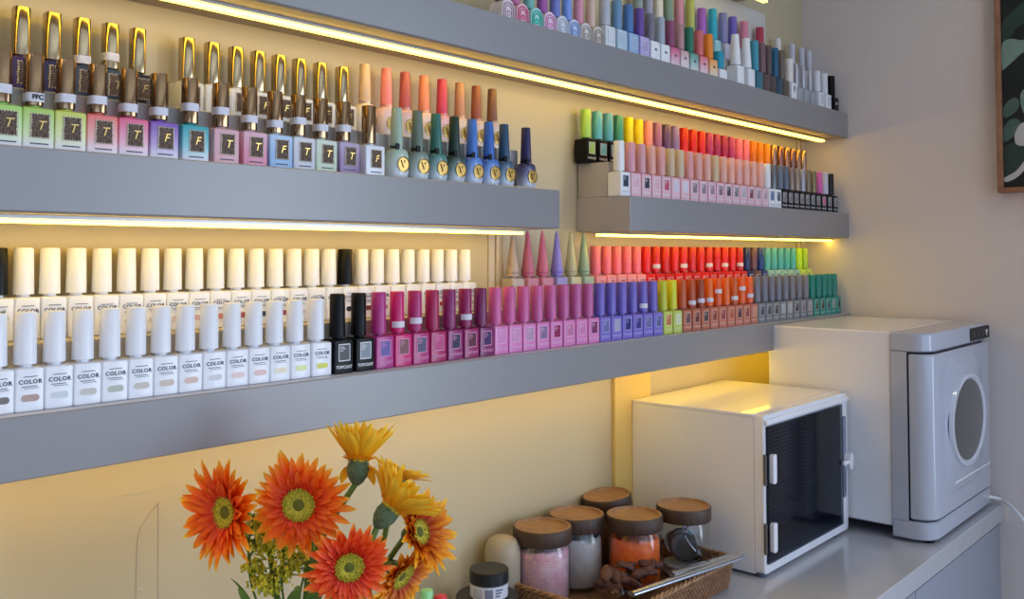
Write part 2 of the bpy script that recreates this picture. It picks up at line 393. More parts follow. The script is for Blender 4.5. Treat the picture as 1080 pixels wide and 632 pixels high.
def b_gold(t, w, i):             # cube bottle, ornate plaque with gilt letter, tall gold cap
    bh = .0405 if t['row'] == 'f' else .0385
    part('body', body_mesh(w, .028, bh, t['bm'], .0014), t['o'])
    def f():
        g = Geo(); h = .0495; P = [rrect(0, 0, q, q, .0045, 4) for q in (.0148, .0156, .0156, .0150, .0135)]
        g.loft([ring(P[0], 0), ring(P[1], .0006), ring(P[2], h-.001), ring(P[3], h-.0002), ring(P[4], h)]); return g.mesh('cap', t['cm'], 30)
    part('cap', cached(('goldcap', t['cm'].name), f), t['o'], (0, 0, bh+.0012), (0, 0, t.get('rz', 0)))
    def f():
        g = Geo(); P = rrect(0, 0, .0158, .0225, .002, 3); g.xz_poly(P, -.0005, .0005); return g.mesh('plaque', M_plaque)
    pl = part('plaque', cached('plaque', f), t['o'], (.001, -.0145, bh*.54))
    def f():
        g = Geo(); rnd = random.Random(3)
        n = 9
        for k in range(n):
            for sx in (-1, 1): g.ball((sx*.0084+rnd.uniform(-.0004, .0004), 0, -.0108+.0216*k/(n-1)), .0012, 6, 4)
        for k in range(1, 6):
            for sz in (-1, 1): g.ball((-.0084+.0168*k/6, 0, sz*.0112+rnd.uniform(-.0003, .0003)), .0009, 6, 4)
        return g.mesh('bead_border', mat('pale beads', (226, 214, 196), .35, .2))
    part('bead_border', cached('beads', f), pl)
    part('lettering', text_mesh(t['letter'], .0125, M_logo, 0, shear=.28), pl, (0, -.0008, 0))
    part('fine_print', cached('gfine', lambda: (lambda g: (g.box(-.008, .009, -.0002, .0002, -.0006, .0006), g)[-1])(Geo()).mesh('fine_print', M_text)), t['o'], (0, -.0142, bh*.12))
    if t.get('stk'):
        def fs():
            g = Geo(); P = rrect(0, 0, .0166, .0166, .0048, 4); g.loft([ring(P, 0), ring(P, .0085)]); return g.mesh('price_sticker', M_stick, 40)
        s = part('price_sticker', cached('goldsticker', fs), t['o'], (0, 0, bh+t['stk']*.049))
        if t['stk'] == .101: part('lettering', text_mesh('FFC', .0062, M_dtext, .0003), s, (.0008, -.0085, .0044))
    return bh+.051
def b_oval(t, w, i):             # round-shouldered bottle with gilt V medallion, slim tapered cap
    bh = .041 if t['row'] == 'f' else .046
    def f():
        g = Geo(); rings = []
        for z, s in ((0, .72), (.001, .84), (.007, .96), (.018, 1.0), (.029, .98), (.0345, .90), (.0372, .76), (.0384, .56), (.0388, .36), (.0425, .35)):
            z = z*bh/.0405
            P = [((abs(math.cos(a))**.8)*math.copysign(1, math.cos(a))*.0162*s, (abs(math.sin(a))**.75)*math.copysign(1, math.sin(a))*.0135*(.55+.45*s), z) for a in [2*PI*k/28 for k in range(28)]]
            rings.append(P)
        g.loft(rings); return g.mesh('body', t['bm'], 40)
    part('body', cached(('oval', bh, t['bm'].name), f), t['o'])
    part('cap', cap_mesh(.0086, .0070, .0515, t['cm']), t['o'], (0, 0, bh+.002))
    def f():
        g = Geo(); g.lathe([(.0086, 0), (.0104, .0004), (.0104, .0014), (.0090, .0018), (.0086, .0010), (.002, .0010)], n=24); 
        me = g.mesh('medallion', M_logo); me.transform(Matrix.Rotation(PI/2, 4, 'X')); return me
    md = part('medallion', cached('medal', f), t['o'], (.0005, -.0128, bh*.45))
    part('lettering', text_mesh('V', .0125, M_logo, .0007, .0008), md, (0, -.0018, 0))
    def f():
        g = Geo(); g.tube([(.0085*math.cos(a), .0085*math.sin(a), .001*math.sin(3*a)) for a in [2*PI*k/20 for k in range(20)]], .0009, 5, closed=True); g.box(-.0105, -.0045, -.0115, -.0095, -.004, .004, .0005)
        return g.mesh('neck_tag', M_black)
    if t['row'] == 'f': part('neck_tag', cached('necktag', f), t['o'], (0, 0, bh+.0008))
    return bh+.053
def b_cone(t, w, i):             # tall cone cap with ball tip
    bh = .0475
    part('body', body_mesh(w, .027, bh, t['bm'], .003), t['o'])
    ch = t.get('ch', .077)
    def f():
        g = Geo(); g.lathe([(.0095, 0), (.0108, .001), (.0108, .004), (.0098, .005), (.0108, .0062), (.0112, .009), (.0100, .013), (.0030, ch-.005), (.0014, ch-.003), (.0020, ch-.0016), (.0012, ch), (.0002, ch)], n=20); return g.mesh('cap', t['cm'], 40)
    part('cap', cached(('cone', t['cm'].name, ch), f), t['o'], (0, 0, bh+.001))
    return bh+ch
def b_dome(t, w, i):             # small dome-shaped clear bottle over a tinted arch
    bh = .034
    def f():
        g = Geo(); P = []
        hw = .0145
        P = [(-hw, 0), (hw, 0)]+[(hw*math.cos(PI*k/12), .017+.016*math.sin(PI*k/12)) for k in range(13)]
        g.xz_poly(P, -.013, .013); return g.mesh('body', t['bm'], 40)
    part('body', cached(('dome', t['bm'].name), f), t['o'])
    def f():
        g = Geo()
        for r, q in ((.0115, .0012), (.0072, .001)):
            g.tube([(-r, 0, .004-.017)]+[(-r*math.cos(PI*k/12), 0, r*.95*math.sin(PI*k/12)) for k in range(13)]+[(r, 0, .004-.017)], q, 6)
        g.ball((0, 0, -.005), .0045, 10, 6, (1, .3, 1)); return g.mesh('arch', t['am'], 40)
    part('arch_emblem', cached(('arch', t['am'].name), f), t['o'], (0, -.0135, .017))
    part('cap', cap_mesh(.0088, .0082, .05, t['cm']), t['o'], (0, .004, bh-.001))
    return bh+.05
def b_plain(t, w, i):            # rectangular bottle in tint of its own, printed label
    bh, ch = t.get('bh', .042), t.get('ch', .05)
    part('body', body_mesh(w, .027, bh, t['bm'], t.get('br', .002)), t['o'])
    r = t.get('r', .0098)
    part('cap', cap_mesh(r, r*t.get('tp', .96), ch, t['cm']), t['o'], (0, 0, bh+.0012))
    if t.get('swm'):
        fr, sw = frame_label(w, t['swm'], t['line']); l = part('label_frame', fr, t['o'], (0, -.0138, bh*.55)); part('swatch', sw, l)
    if t.get('text'): part('lettering', text_mesh(t['text'], t.get('ts', .007), t['line'], .0003), t['o'], (0, -.0138, bh*.6))
    if t.get('stk'): part('price_sticker', sticker_mesh(r+.0003), t['o'], (0, 0, bh+.0012+ch*t['stk']))
    return bh+ch

COUNT = []
def row(items, Y, z, rowname, group, rk, wdef, zc):
    """items: dicts with u (image column where the cap stands), n (colour name), fn (maker)"""
    xs = [xof(t['u'], Y, z+zc) for t in items]
    # even out reading noise inside the row
    for _ in range(3):
        ys = xs[:]
        for i in range(1, len(xs)-1):
            if abs(items[i+1]['u']-items[i-1]['u']) < 75 and not items[i].get('fix'):
                ys[i] = xs[i]*.5+(xs[i-1]+xs[i+1])*.25
        xs = ys
    names = [t['n'] for t in items]
    seen = {}
    for i, t in enumerate(items):
        w = t.get('w', wdef)
        if i: w = min(w, (xs[i]-xs[i-1])*.985)
        if i < len(xs)-1: w = min(w, (xs[i+1]-xs[i])*.985)
        n = t['n']; seen[n] = seen.get(n, 0)+1; tot = names.count(n)
        kind = t.get('kind', 'polish bottle')
        if tot == 1: lab = 'the only %s %s in %s' % (n, kind, rowname)
        elif seen[n] == 1: lab = '%s %s, leftmost %s one in %s' % (n, kind, n, rowname)
        elif seen[n] == tot: lab = '%s %s, rightmost %s one in %s' % (n, kind, n, rowname)
        else: lab = '%s %s, %s %s one from left in %s' % (n, kind, ORD[seen[n]-1], n, rowname)
        t['o'] = thing('polish_bottle', lab, 'nail polish bottle', (xs[i], Y, z+SH+.0002), math.radians(random.uniform(-1, 1)) if w < wdef*.97 else 0, group)
        t['row'] = rk; t['o'].rotation_euler[2] = 0
        t['fn'](t, R3(w), i)
        if len(lab.split()) > 16: print('LONG', lab)
        COUNT.append(1)
def plas(c, r=.3): return mat('gloss cap plastic', c, r, coat=.15)
def tint(c, k=.0):
    return tuple(int(q+(255-q)*k) for q in c)
rng = random.Random(11)
YF, YB = .932, .9945

# --- lowest shelf, front row
cols = [(-7, 0)]
it = []
sws = [(120, 116, 112), (188, 160, 150), (214, 220, 224), (206, 204, 196), (188, 192, 178), (206, 198, 186), (214, 194, 176), (222, 188, 172), (206, 206, 206), (226, 200, 196), (224, 186, 176), (232, 220, 186), (216, 224, 150), (206, 206, 40)]
for k, u in enumerate([-5, 25.9, 57.1, 87.2, 117, 142.8, 169.3, 195, 220.6, 244.2, 268.0, 289.6, 309.8, 329.3]):
    it.append(dict(u=u, n='white', fn=b_color, cm=M_white, sw=sws[k]))
for u, s in ((356.6, (16, 16, 20)), (378.5, (120, 130, 140))):
    it.append(dict(u=u, n='black', fn=b_square, cm=M_black, bm=M_black, swm=mat('swatch tint', s, .3), line=M_wtext))
mg = [(400.5, (178, 42, 128), (84, 60, 150), 0), (418.3, (205, 20, 105), (120, 60, 60), .12), (436.8, (176, 34, 108), (70, 66, 100), .18), (455.3, (170, 16, 82), (190, 60, 120), 0), (474.3, (138, 24, 98), (40, 28, 70), 0), (490.3, (150, 24, 88), (92, 26, 48), .18), (506.6, (120, 20, 84), (60, 30, 90), 0)]
for u, c, s, st in mg:
    it.append(dict(u=u, n='magenta', fn=b_square, cm=plas(c), bm=plas(tint(c, .08)), swm=mat('swatch tint', s, .3), line=mat('pink print', (226, 150, 190), .5), stk=st))
for k, u in enumerate([522, 537, 551, 566, 580.2, 594, 606.8, 619.4]):
    c = (222, 104, 164); s = [(220, 140, 190), (214, 150, 190), (190, 150, 180), (140, 110, 150), (150, 30, 90), (206, 120, 160), (214, 130, 180), (130, 50, 100)][k]
    it.append(dict(u=u, n='pink', fn=b_square, cm=plas((214-3*k, 92, 152)), bm=plas((224, 132, 188)), swm=mat('swatch tint', s, .3), line=mat('pale pink print', (236, 186, 220), .5)))
for k, u in enumerate([632.2, 643.7, 655, 666.3, 677, 687.6]):
    s = [(110, 110, 170), (170, 170, 190), (30, 34, 110), (60, 50, 130), (110, 110, 160), (90, 100, 150)][k]
    it.append(dict(u=u, n='lavender', fn=b_square, cm=plas((112, 98, 190)), bm=plas((128, 112, 200)), swm=mat('swatch tint', s, .3), line=mat('pale lilac print', (184, 176, 228), .5), stk=.12 if k == 4 else 0))
for k, u in enumerate([697.8, 708.2]):
    it.append(dict(u=u, n='yellow', fn=b_square, cm=plas([(196, 200, 40), (214, 214, 20)][k]), bm=plas((196, 208, 96)), swm=mat('swatch tint', [(200, 120, 70), (214, 222, 190)][k], .3), line=mat('pale green print', (226, 232, 180), .5)))
oc = [('rust', (190, 84, 26)), ('rust', (184, 78, 28)), ('rust', (158, 64, 22)), ('orange', (240, 106, 20)), ('orange', (232, 92, 16)), ('orange', (240, 104, 16)), ('orange', (206, 92, 24)), ('orange', (244, 100, 22)), ('orange', (248, 102, 26))]
for k, u in enumerate([718.6, 728.5, 737.7, 746.9, 756, 764.8, 773.2, 781.3, 789.2]):
    n, c = oc[k]; s = [(110, 70, 80), (110, 50, 50), (70, 60, 70), (150, 60, 60), (160, 60, 70), (190, 90, 60), (80, 40, 60), (150, 60, 70), (214, 150, 120)][k]
    it.append(dict(u=u, n=n, fn=b_square, cm=plas(c), bm=plas((190, 110, 84) if k < 3 else (206, 124, 100)), swm=mat('swatch tint', s, .3), line=mat('pale peach print', (232, 190, 170), .5), stk=[0, .1, .15, .15, .45, 0, .15, .5, .2][k]))
for k, u in enumerate([797.4, 805, 812.4, 819.6, 826.8, 834, 841.2, 848.2]):
    s = [(70, 72, 78), (66, 60, 66), (60, 60, 68), (180, 184, 190), (176, 180, 186), (60, 58, 66), (130, 110, 120), (160, 160, 166)][k]
    it.append(dict(u=u, n='grey', fn=b_square, cm=plas((118+k*2, 120+k, 132)), bm=plas((136, 140, 144)), swm=mat('swatch tint', s, .3), line=mat('pale grey print', (206, 208, 212), .5)))
for k, u in enumerate([855.5, 861.8, 867.7, 873.3, 878.6]):
    s = [(50, 60, 60), (70, 50, 60), (60, 80, 90), (150, 160, 160), (40, 60, 60)][k]
    it.append(dict(u=u, n='teal', fn=b_square, cm=plas((20+4*k, 132, 118)), bm=plas((52, 148, 136)), swm=mat('swatch tint', s, .3), line=mat('pale teal print', (150, 210, 200), .5)))
row(it, YF, CZ+ZL1, 'bottom shelf front row', 'bottles in the front row of the lowest shelf', 'f', .0292, .07)

# --- lowest shelf, back row
it = [dict(u=-3.5, n='black', fn=b_color, cm=M_black, text='gel', sw=None)]
M_cream = M_white
for k, u in enumerate([21.6, 51.7, 81.0, 107.3, 132.8, 158.6, 182.1, 204.6, 226.6, 249, 269.4, 289.8, 310.0, 329.0, 346.4]):
    it.append(dict(u=u, n='white', fn=b_color, cm=M_white, sw=[(206, 200, 196), (220, 214, 210), (200, 190, 190), (226, 190, 190), (210, 206, 204), (214, 200, 196), (220, 200, 196), (214, 180, 176), (200, 120, 110), (170, 70, 66), (50, 46, 60), (160, 40, 50), (210, 190, 190), (190, 180, 186), (30, 26, 30)][k]))
it.append(dict(u=363.6, n='black', fn=b_color, cm=M_black, sw=(26, 20, 24)))
for k, u in enumerate([380.3, 397, 413.6, 430.2, 446, 461, 475.6, 489.4]):
    it.append(dict(u=u, n='cream-capped', fn=b_color, cm=M_white, sw=[(120, 60, 60), (190, 130, 130), (210, 206, 204), (214, 180, 176), (180, 40, 60), (190, 50, 60), (214, 190, 186), (206, 196, 196)][k]))
row(it, YB, CZ+ZL1+.061, 'bottom shelf back row', 'bottles in the back row of the lowest shelf', 'b', .0275, .06)
it = []
cc = [('taupe', (190, 170, 156)), ('dusty-rose', (206, 110, 134)), ('rose', (216, 116, 140)), ('lilac', (150, 138, 214)), ('khaki', (200, 192, 142)), ('sage', (150, 176, 146))]
for (n, c), u in zip(cc, [540.6, 556.5, 571.6, 587, 602, 617]):
    it.append(dict(u=u, n=n, fn=b_cone, cm=plas(c, .35), bm=plas(tint(c, .25)), kind='cone-topped bottle', ch=.069 if u < 545 else .0755))
for k, u in enumerate([628.5, 639, 649.8, 660.5, 670.5]):
    it.append(dict(u=u, n='coral-pink', fn=b_square, cm=plas((236, 112-k, 128)), bm=plas((240, 150, 160)), swm=mat('swatch tint', (206, 120, 130), .3), line=mat('pale pink print', (246, 206, 214), .5), bh=.0485, ch=.0495))
for k, u in enumerate([680.6, 690.8, 700.9, 710.6, 719.8, 728.8, 737.8, 746.6, 755, 763.2, 771.2, 779.2]):
    c = (222-(k % 3)*8, 14+4*(k % 4), 24+3*(k % 2))
    it.append(dict(u=u, n='red', fn=b_square, cm=plas(c), bm=plas(c), swm=mat('swatch tint', (200, 60, 60), .3), line=mat('pale pink print', (246, 206, 214), .5), bh=.0485, ch=.0495, stk=.15 if k in (1, 4, 7, 9, 11) else 0))
for n, c, u in (('navy', (28, 44, 108), 787), ('plum-brown', (110, 70, 84), 794), ('blue', (22, 60, 142), 801)):
    it.append(dict(u=u, n=n, fn=b_square, cm=plas(c), bm=plas(c), swm=mat('swatch tint', (60, 60, 90), .3), line=mat('pale grey print', (206, 208, 212), .5), bh=.0485, ch=.0495))
for k, u in enumerate([808, 815, 821.9, 828.7, 835.3]):
    it.append(dict(u=u, n='turquoise', fn=b_square, cm=plas((84-k*3, 178, 190)), bm=plas((150, 206, 210)), swm=mat('swatch tint', (70, 150, 160), .3), line=mat('pale grey print', (206, 208, 212), .5), bh=.0485, ch=.0495))
for k, u in enumerate([841.6, 847.6]):
    it.append(dict(u=u, n='lime', fn=b_square, cm=plas([(176, 226, 40), (160, 206, 30)][k]), bm=plas((190, 226, 90)), swm=mat('swatch tint', (150, 200, 60), .3), line=mat('pale grey print', (206, 208, 212), .5), bh=.0485, ch=.0495))
row(it, YB, CZ+ZL1+.061, 'bottom shelf back row', 'bottles in the back row of the lowest shelf', 'b', .0285, .06)

# --- left middle shelf
def gbody(c, w=(238, 232, 236)): return mat_ramp('tinted bottle side', [(0.0, w), (.35, tint(c, .55)), (.95, c)], rough=.35)
it = []
fc = [('lime-bodied', (166, 214, 92)), ('pear-bodied', (170, 206, 80)), ('yellow-bodied', (206, 214, 84)), ('coral-bodied', (240, 110, 100)), ('hot-pink-bodied', (236, 92, 134)), ('purple-bodied', (120, 66, 170)), ('turquoise-bodied', (20, 160, 170))]
for (n, c), u, s, l in zip(fc, [1.4, 33.6, 68.4, 102, 135.3, 166.5, 194.5], [.2, .101, .16, .2, .12, .12, .3], 'TTTTTFF'):
    it.append(dict(u=u, n=n, fn=b_gold, cm=M_goldd, bm=gbody(c), letter=l, stk=s, kind='gold-capped bottle', w=.0312))
fc = [('dusty-pink-bodied', (226, 170, 176)), ('rose-bodied', (226, 140, 164)), ('sky-blue-bodied', (150, 186, 226)), ('pale-grey-bodied', (206, 206, 214)), ('mint-bodied', (200, 214, 186)), ('mauve-bodied', (146, 116, 160)), ('white-bodied', (240, 238, 244))]
for (n, c), u, s, l in zip(fc, [236.5, 264.5, 290.4, 315, 337.4, 359.6, 380.6], [.3, .2, .16, .3, .2, .26, 0], 'TTFTTTF'):
    it.append(dict(u=u, n=n, fn=b_gold, cm=M_goldd, bm=mat_ramp('tinted bottle side', [(0, c), (.4, tint(c, .12)), (1, tint(c, .5) if 'pink' not in n else tint(c, .08))], rough=.35) if n != 'white-bodied' else M_white, letter=l, stk=s, kind='gold-capped bottle', w=.0312))
vc = [('mint-grey', (168, 190, 168)), ('grey-green', (108, 124, 110)), ('sea-green', (54, 116, 106)), ('dark-green', (14, 50, 40)), ('cornflower', (72, 124, 204)), ('blue', (56, 108, 190)), ('petrol', (30, 72, 104)), ('navy', (30, 26, 84))]
for (n, c), u in zip(vc, [418.3, 440, 459.8, 479, 497.7, 515.4, 531.5, 554.6]):
    it.append(dict(u=u, n=n, fn=b_oval, cm=plas(c, .4), bm=mat_ramp('frosted tinted glass', [(0, (216, 222, 230)), (.45, tint(c, .45)), (.9, c)], rough=.18), kind='round-bodied bottle', fix=1))
row(it, YF, CZ+ZM1, 'left middle shelf front row', 'bottles in the front row of the left middle shelf', 'f', .031, .07)
it = []
for k, (u, c) in enumerate([(-12, (40, 40, 60)), (22, (66, 40, 92)), (54.7, (44, 36, 78)), (85.5, (62, 70, 90)), (117, (54, 74, 92)), (145, (34, 30, 34))]):
    it.append(dict(u=u, n='dark-bodied', fn=b_gold, cm=M_gold, bm=plas(c, .2), letter='TTFTTF'[k], stk=[0, 0, 0, .04, .2, 0][k], kind='gold-capped bottle'))
row(it, YB, CZ+ZM1+.061, 'left shelf back row', 'bottles in the back row of the left middle shelf', 'b', .031, .07)
it = []
for k, u in enumerate([196.8, 223.4, 249, 272.6, 293.8, 314.4, 335.5, 357.2]):
    it.append(dict(u=u, n='white-bodied', fn=b_gold, cm=M_gold, bm=M_white, letter='F', stk=0, kind='gold-capped bottle'))
for (n, c), u in zip([('beige', (224, 192, 164)), ('pink', (242, 142, 146)), ('rosewood', (186, 92, 98)), ('salmon', (238, 148, 120)), ('raspberry', (206, 66, 108)), ('tan', (192, 142, 118)), ('russet', (150, 84, 70)), ('brown', (124, 82, 72))], [384.6, 407.3, 427, 447, 466, 484.8, 502.2, 519]):
    it.append(dict(u=u, n=n, fn=b_oval, cm=plas(c, .45), bm=mat_ramp('milky tinted bottle', [(0, (236, 228, 226)), (.7, tint(c, .7)), (1, tint(c, .4))], rough=.3), kind='round-bodied bottle', fix=1))
row(it, YB, CZ+ZM1+.061, 'left shelf back row', 'bottles in the back row of the left middle shelf', 'b', .029, .07)

# --- short right shelf
it = [dict(u=652.7, n='white', fn=b_square, cm=M_white, bm=M_white, swm=mat('swatch tint', (60, 70, 84), .3), line=mat('pale grey print', (206, 208, 212), .5), bh=.0435, ch=.052)]
pc = [(226, 160, 170), (222, 164, 168), (232, 172, 158), (228, 164, 160), (210, 186, 150), (212, 190, 156), (228, 160, 160), (224, 166, 158), (236, 176, 162), (214, 188, 152), (236, 180, 160), (240, 178, 160), (238, 176, 164), (240, 182, 166), (240, 180, 164), (236, 178, 162)]
pu = [664.3, 675.2, 685.9, 696.2, 706, 716, 726, 735.6, 744.6, 753.3, 761.7, 769.9, 777.9, 785.7, 793.3, 800.8]
for k, u in enumerate(pu):
    s = [(230, 180, 190), (70, 66, 78), (230, 176, 186), (200, 80, 110), (214, 206, 220), (226, 214, 226), (140, 120, 130), (150, 130, 140), (170, 130, 150), (150, 110, 130), (80, 60, 80), (130, 120, 130), (190, 180, 190), (130, 60, 90), (170, 150, 160), (190, 160, 170)][k]
    it.append(dict(u=u, n='blush', fn=b_square, cm=plas(pc[k], .4), bm=plas((236, 190, 200)), swm=mat('swatch tint', s, .3), line=mat('white print', (235, 232, 236), .5), bh=.0435, ch=.052))
it.append(dict(u=808.2, n='snow', fn=b_square, cm=M_white, bm=M_white, swm=mat('swatch tint', (110, 120, 170), .3), line=mat('pale grey print', (206, 208, 212), .5), bh=.0435, ch=.052))
it.append(dict(u=815, n='gunmetal', fn=b_square, cm=mat('gunmetal cap', (120, 122, 126), .3, .7), bm=M_white, swm=mat('swatch tint', (90, 96, 120), .3), line=mat('pale grey print', (206, 208, 212), .5), bh=.0435, ch=.052))
for (n, c, me), u in zip([('slate', (112, 120, 134), .2), ('slate', (104, 112, 128), .2), ('bronze-grey', (150, 130, 122), .6), ('bronze-grey', (160, 140, 126), .6), ('bronze-grey', (170, 166, 174), .6), ('olive-bronze', (136, 124, 100), .6), ('olive-bronze', (140, 126, 96), .6), ('orchid', (226, 104, 176), 0), ('ice-grey', (206, 206, 220), 0), ('black', (14, 14, 18), 0)], [821.4, 827.6, 833.7, 839.6, 845.4, 851.1, 856.8, 862.8, 869, 875.2]):
    it.append(dict(u=u, n=n, fn=b_square, cm=mat('metallic cap', c, .3, me), bm=M_black, swm=mat('swatch tint', (130, 126, 132) if n != 'orchid' else (210, 90, 150), .3), line=mat('pale grey print', (206, 208, 212), .5), bh=.0435, ch=.052))
row(it, YF, CZ+ZM1, 'short right shelf front row', 'bottles in the front row of the short right shelf', 'f', .029, .07)
it = []
wl = mat('pale grey print', (206, 208, 212), .5)
rc = [('lime', (160, 206, 92), 617.5), ('aqua', (88, 176, 190), 630), ('aqua', (84, 168, 190), 641.2), ('jade', (60, 150, 128), 652), ('yellow', (244, 220, 30), 662.7), ('yellow', (240, 214, 24), 673.1), ('peach', (244, 150, 140), 683.2), ('mauve', (168, 108, 150), 693), ('plum', (104, 70, 120), 702.4), ('lilac', (146, 120, 176), 711.2),
      ('red', (222, 18, 24), 720.3), ('red', (220, 20, 26), 730), ('red', (216, 18, 28), 739.8), ('magenta', (186, 50, 110), 747.6), ('magenta', (170, 36, 98), 755), ('magenta', (176, 28, 86), 762.6), ('magenta', (190, 50, 120), 770.4), ('pink', (240, 108, 140), 778.3), ('pink', (244, 120, 144), 785.8),
      ('orange', (232, 120, 20), 793.3), ('orange', (244, 134, 14), 800.6), ('orange', (246, 144, 20), 807.8)]
for n, c, u in rc:
    it.append(dict(u=u, n=n, fn=b_square, cm=plas(c), bm=M_black if u < 656 else plas((226, 190, 196)), swm=mat('swatch tint', tint(c, .1), .3), line=wl, bh=.0435, ch=.051))
for k, u in enumerate([815.2, 822.2, 828.9, 835.2, 841, 846.6]):
    it.append(dict(u=u, n='rose-bronze', fn=b_square, cm=mat('metallic cap', [(186, 140, 120), (160, 110, 100), (176, 130, 106), (150, 110, 110), (170, 130, 110), (180, 150, 130)][k], .22, .85), bm=plas((210, 196, 190)), swm=mat('swatch tint', (150, 120, 110), .3), line=wl, bh=.0435, ch=.051))
row(it, YB, CZ+ZM1+.061, 'short right shelf back row', 'bottles in the back row of the short right shelf', 'b', .0285, .07)

# --- topmost shelf
it = []
glass_d = [(200, 170, 180), (220, 110, 140), (70, 190, 170), (226, 160, 200), (200, 206, 220), (150, 170, 220), (190, 180, 170), (180, 165, 150)]
dn = ['rosy-clear', 'rose', 'sea-green', 'pink', 'silvery', 'ice-blue', 'sand', 'brown-sand']
dcap = [(210, 190, 200), (200, 120, 160), (120, 190, 180), (170, 90, 170), (120, 130, 200), (130, 160, 230), (226, 150, 170), (220, 190, 170)]
for k, u in enumerate([529.5, 544.5, 560, 574, 587.3, 599.8, 611.5, 623]):
    it.append(dict(u=u, n=dn[k], fn=b_dome, cm=plas(dcap[k], .35), bm=mat('milky dome plastic', tint(glass_d[k], .55), .15), am=mat('arch tint', glass_d[k], .25, .3), kind='dome-shaped bottle', w=.03))
for n, c, u, b in (('ash-grey', (190, 192, 200), 638, (222, 226, 228)), ('steel-blue', (110, 150, 184), 650.3, (190, 214, 226)), ('denim', (80, 124, 180), 662, (160, 190, 226)), ('violet', (110, 76, 160), 673.6, (190, 180, 226))):
    it.append(dict(u=u, n=n, fn=b_plain, cm=plas(c), bm=plas(b, .2), kind='clear-bodied bottle', swm=mat('swatch tint', tint(c, .5), .2), line=wl))
for n, c, u, b in (('pewter', (124, 120, 134), 685.4, 0), ('light-grey', (170, 178, 190), 695.8, 0), ('plum', (146, 76, 112), 706, (206, 60, 110)), ('dusty-rose', (188, 140, 140), 716, (200, 150, 150)), ('forest-green', (38, 122, 98), 726, (60, 140, 120)), ('coral', (220, 108, 110), 736.4, (226, 90, 110)), ('orange', (246, 140, 36), 746.2, (246, 150, 40))):
    it.append(dict(u=u, n=n, fn=b_plain, cm=plas(c), bm=M_white if not b else mat_ramp('tinted bottle side', [(0, (232, 228, 230)), (.5, tint(b, .5)), (1, b)]), kind='small bottle', text='nc', line=M_text, ts=.008, bh=.040, ch=.049))
it.append(dict(u=757, n='cyan-topped', fn=b_plain, cm=plas((20, 150, 176)), bm=M_white, kind='square bottle', bh=.026, ch=.034, r=.0125, fix=1))
for u in (775.4, 786.8):
    it.append(dict(u=u, n='snow-white', fn=b_plain, cm=M_white, bm=M_white, kind='tapered bottle', bh=.045, ch=.064, r=.0115, tp=.7, fix=1))
for n, c, u in (('teal', (66, 150, 172), 795.5), ('mauve-brown', (122, 92, 96), 802.8), ('umber', (92, 78, 78), 809.6), ('petrol-blue', (26, 92, 126), 816.6), ('taupe', (112, 100, 88), 823.6)):
    it.append(dict(u=u, n=n, fn=b_plain, cm=plas(c), bm=plas(tuple(int(q*.75) for q in c)), kind='tall bottle', bh=.044, ch=.066, fix=1))
it.append(dict(u=832, n='cream-white', fn=b_plain, cm=plas((236, 232, 226)), bm=M_white, kind='bottle', text='F', ts=.02, line=M_dtext, bh=.044, ch=.053))
for u in (840.4, 847, 853.4):
    it.append(dict(u=u, n='silver', fn=b_plain, cm=mat('silver cap', (200, 202, 214), .2, .6), bm=mat('clear round glass', (214, 216, 224), .1, 0, .5), kind='slim bottle', bh=.038, ch=.055, r=.0055, br=.009))
for k, u in enumerate((860.6, 868.2)):
    it.append(dict(u=u, n='pale-grey', fn=b_plain, cm=plas((226, 228, 236)), bm=M_white, kind='bottle', bh=.042, ch=.05, swm=mat('swatch tint', (214, 216, 226), .3), line=wl))
it.append(dict(u=876.3, n='black', fn=b_plain, cm=M_black, bm=M_black, kind='bottle', text='gel', ts=.009, line=M_wtext, bh=.040, ch=.052))
row(it, YF, CZ+ZT1, 'top shelf front row', 'bottles in the front row of the topmost shelf', 'f', .029, .07)
it = []
for n, c, u in (('green-grey', (150, 166, 160), 672.6), ('grey-lilac', (170, 170, 190), 683.5), ('cream', (236, 230, 212), 693.6), ('sage', (136, 164, 146), 704), ('baby-pink', (222, 150, 170), 715.7), ('olive', (190, 198, 108), 727), ('violet', (176, 106, 206), 739.6), ('cyan', (44, 184, 210), 752.2), ('slate-lilac', (140, 140, 196), 763.6), ('indigo', (112, 100, 204), 773.2), ('rose', (222, 140, 170), 780.6), ('crimson', (186, 62, 90), 787.6)):
    it.append(dict(u=u, n=n, fn=b_plain, cm=plas(c), bm=plas(tint(c, .6)), kind='capped bottle', bh=.050, ch=.066 if n != 'violet' else .058))
for n, c, u in (('ivory', (232, 230, 226), 832), ('silver', (206, 206, 220), 838.6), ('silver', (206, 206, 220), 845), ('silver', (210, 210, 222), 853)):
    it.append(dict(u=u, n=n, fn=b_plain, cm=plas(c, .25), bm=plas((214, 214, 222)), kind='capped bottle', bh=.050, ch=.056, r=.0085))
row(it, YB, CZ+ZT1+.061, 'top shelf back row', 'bottles in the back row of the topmost shelf', 'b', .026, .07)

# ---------------------------------------------------------------- counter
ZK = .9; YK = .564
t = thing('counter', 'grey stone-topped counter running along wall beneath shelves', 'counter', (0, 0, 0))
g = Geo(); g.box(-.8, XR-.0008, YK, YW-.001, ZK-.036, ZK, .0015); obj('worktop', g, M_counter, t)
g = Geo(); g.box(-.79, XR-.001, YK+.012, YW-.002, .08, ZK-.0362); obj('cabinet', g, M_cab, t)
for k in range(5):
    a = XR-.02-.55*(k+1); b = XR-.02-.55*k
    g = Geo(); g.box(a+.002, b-.002, YK+.003, YK+.0118, .1, ZK-.040, .001); obj('door', g, M_cab, t)
g = Geo(); g.box(-.78, XR-.001, YK+.05, YW-.01, 0, .0798); obj('plinth', g, M_cab, t)

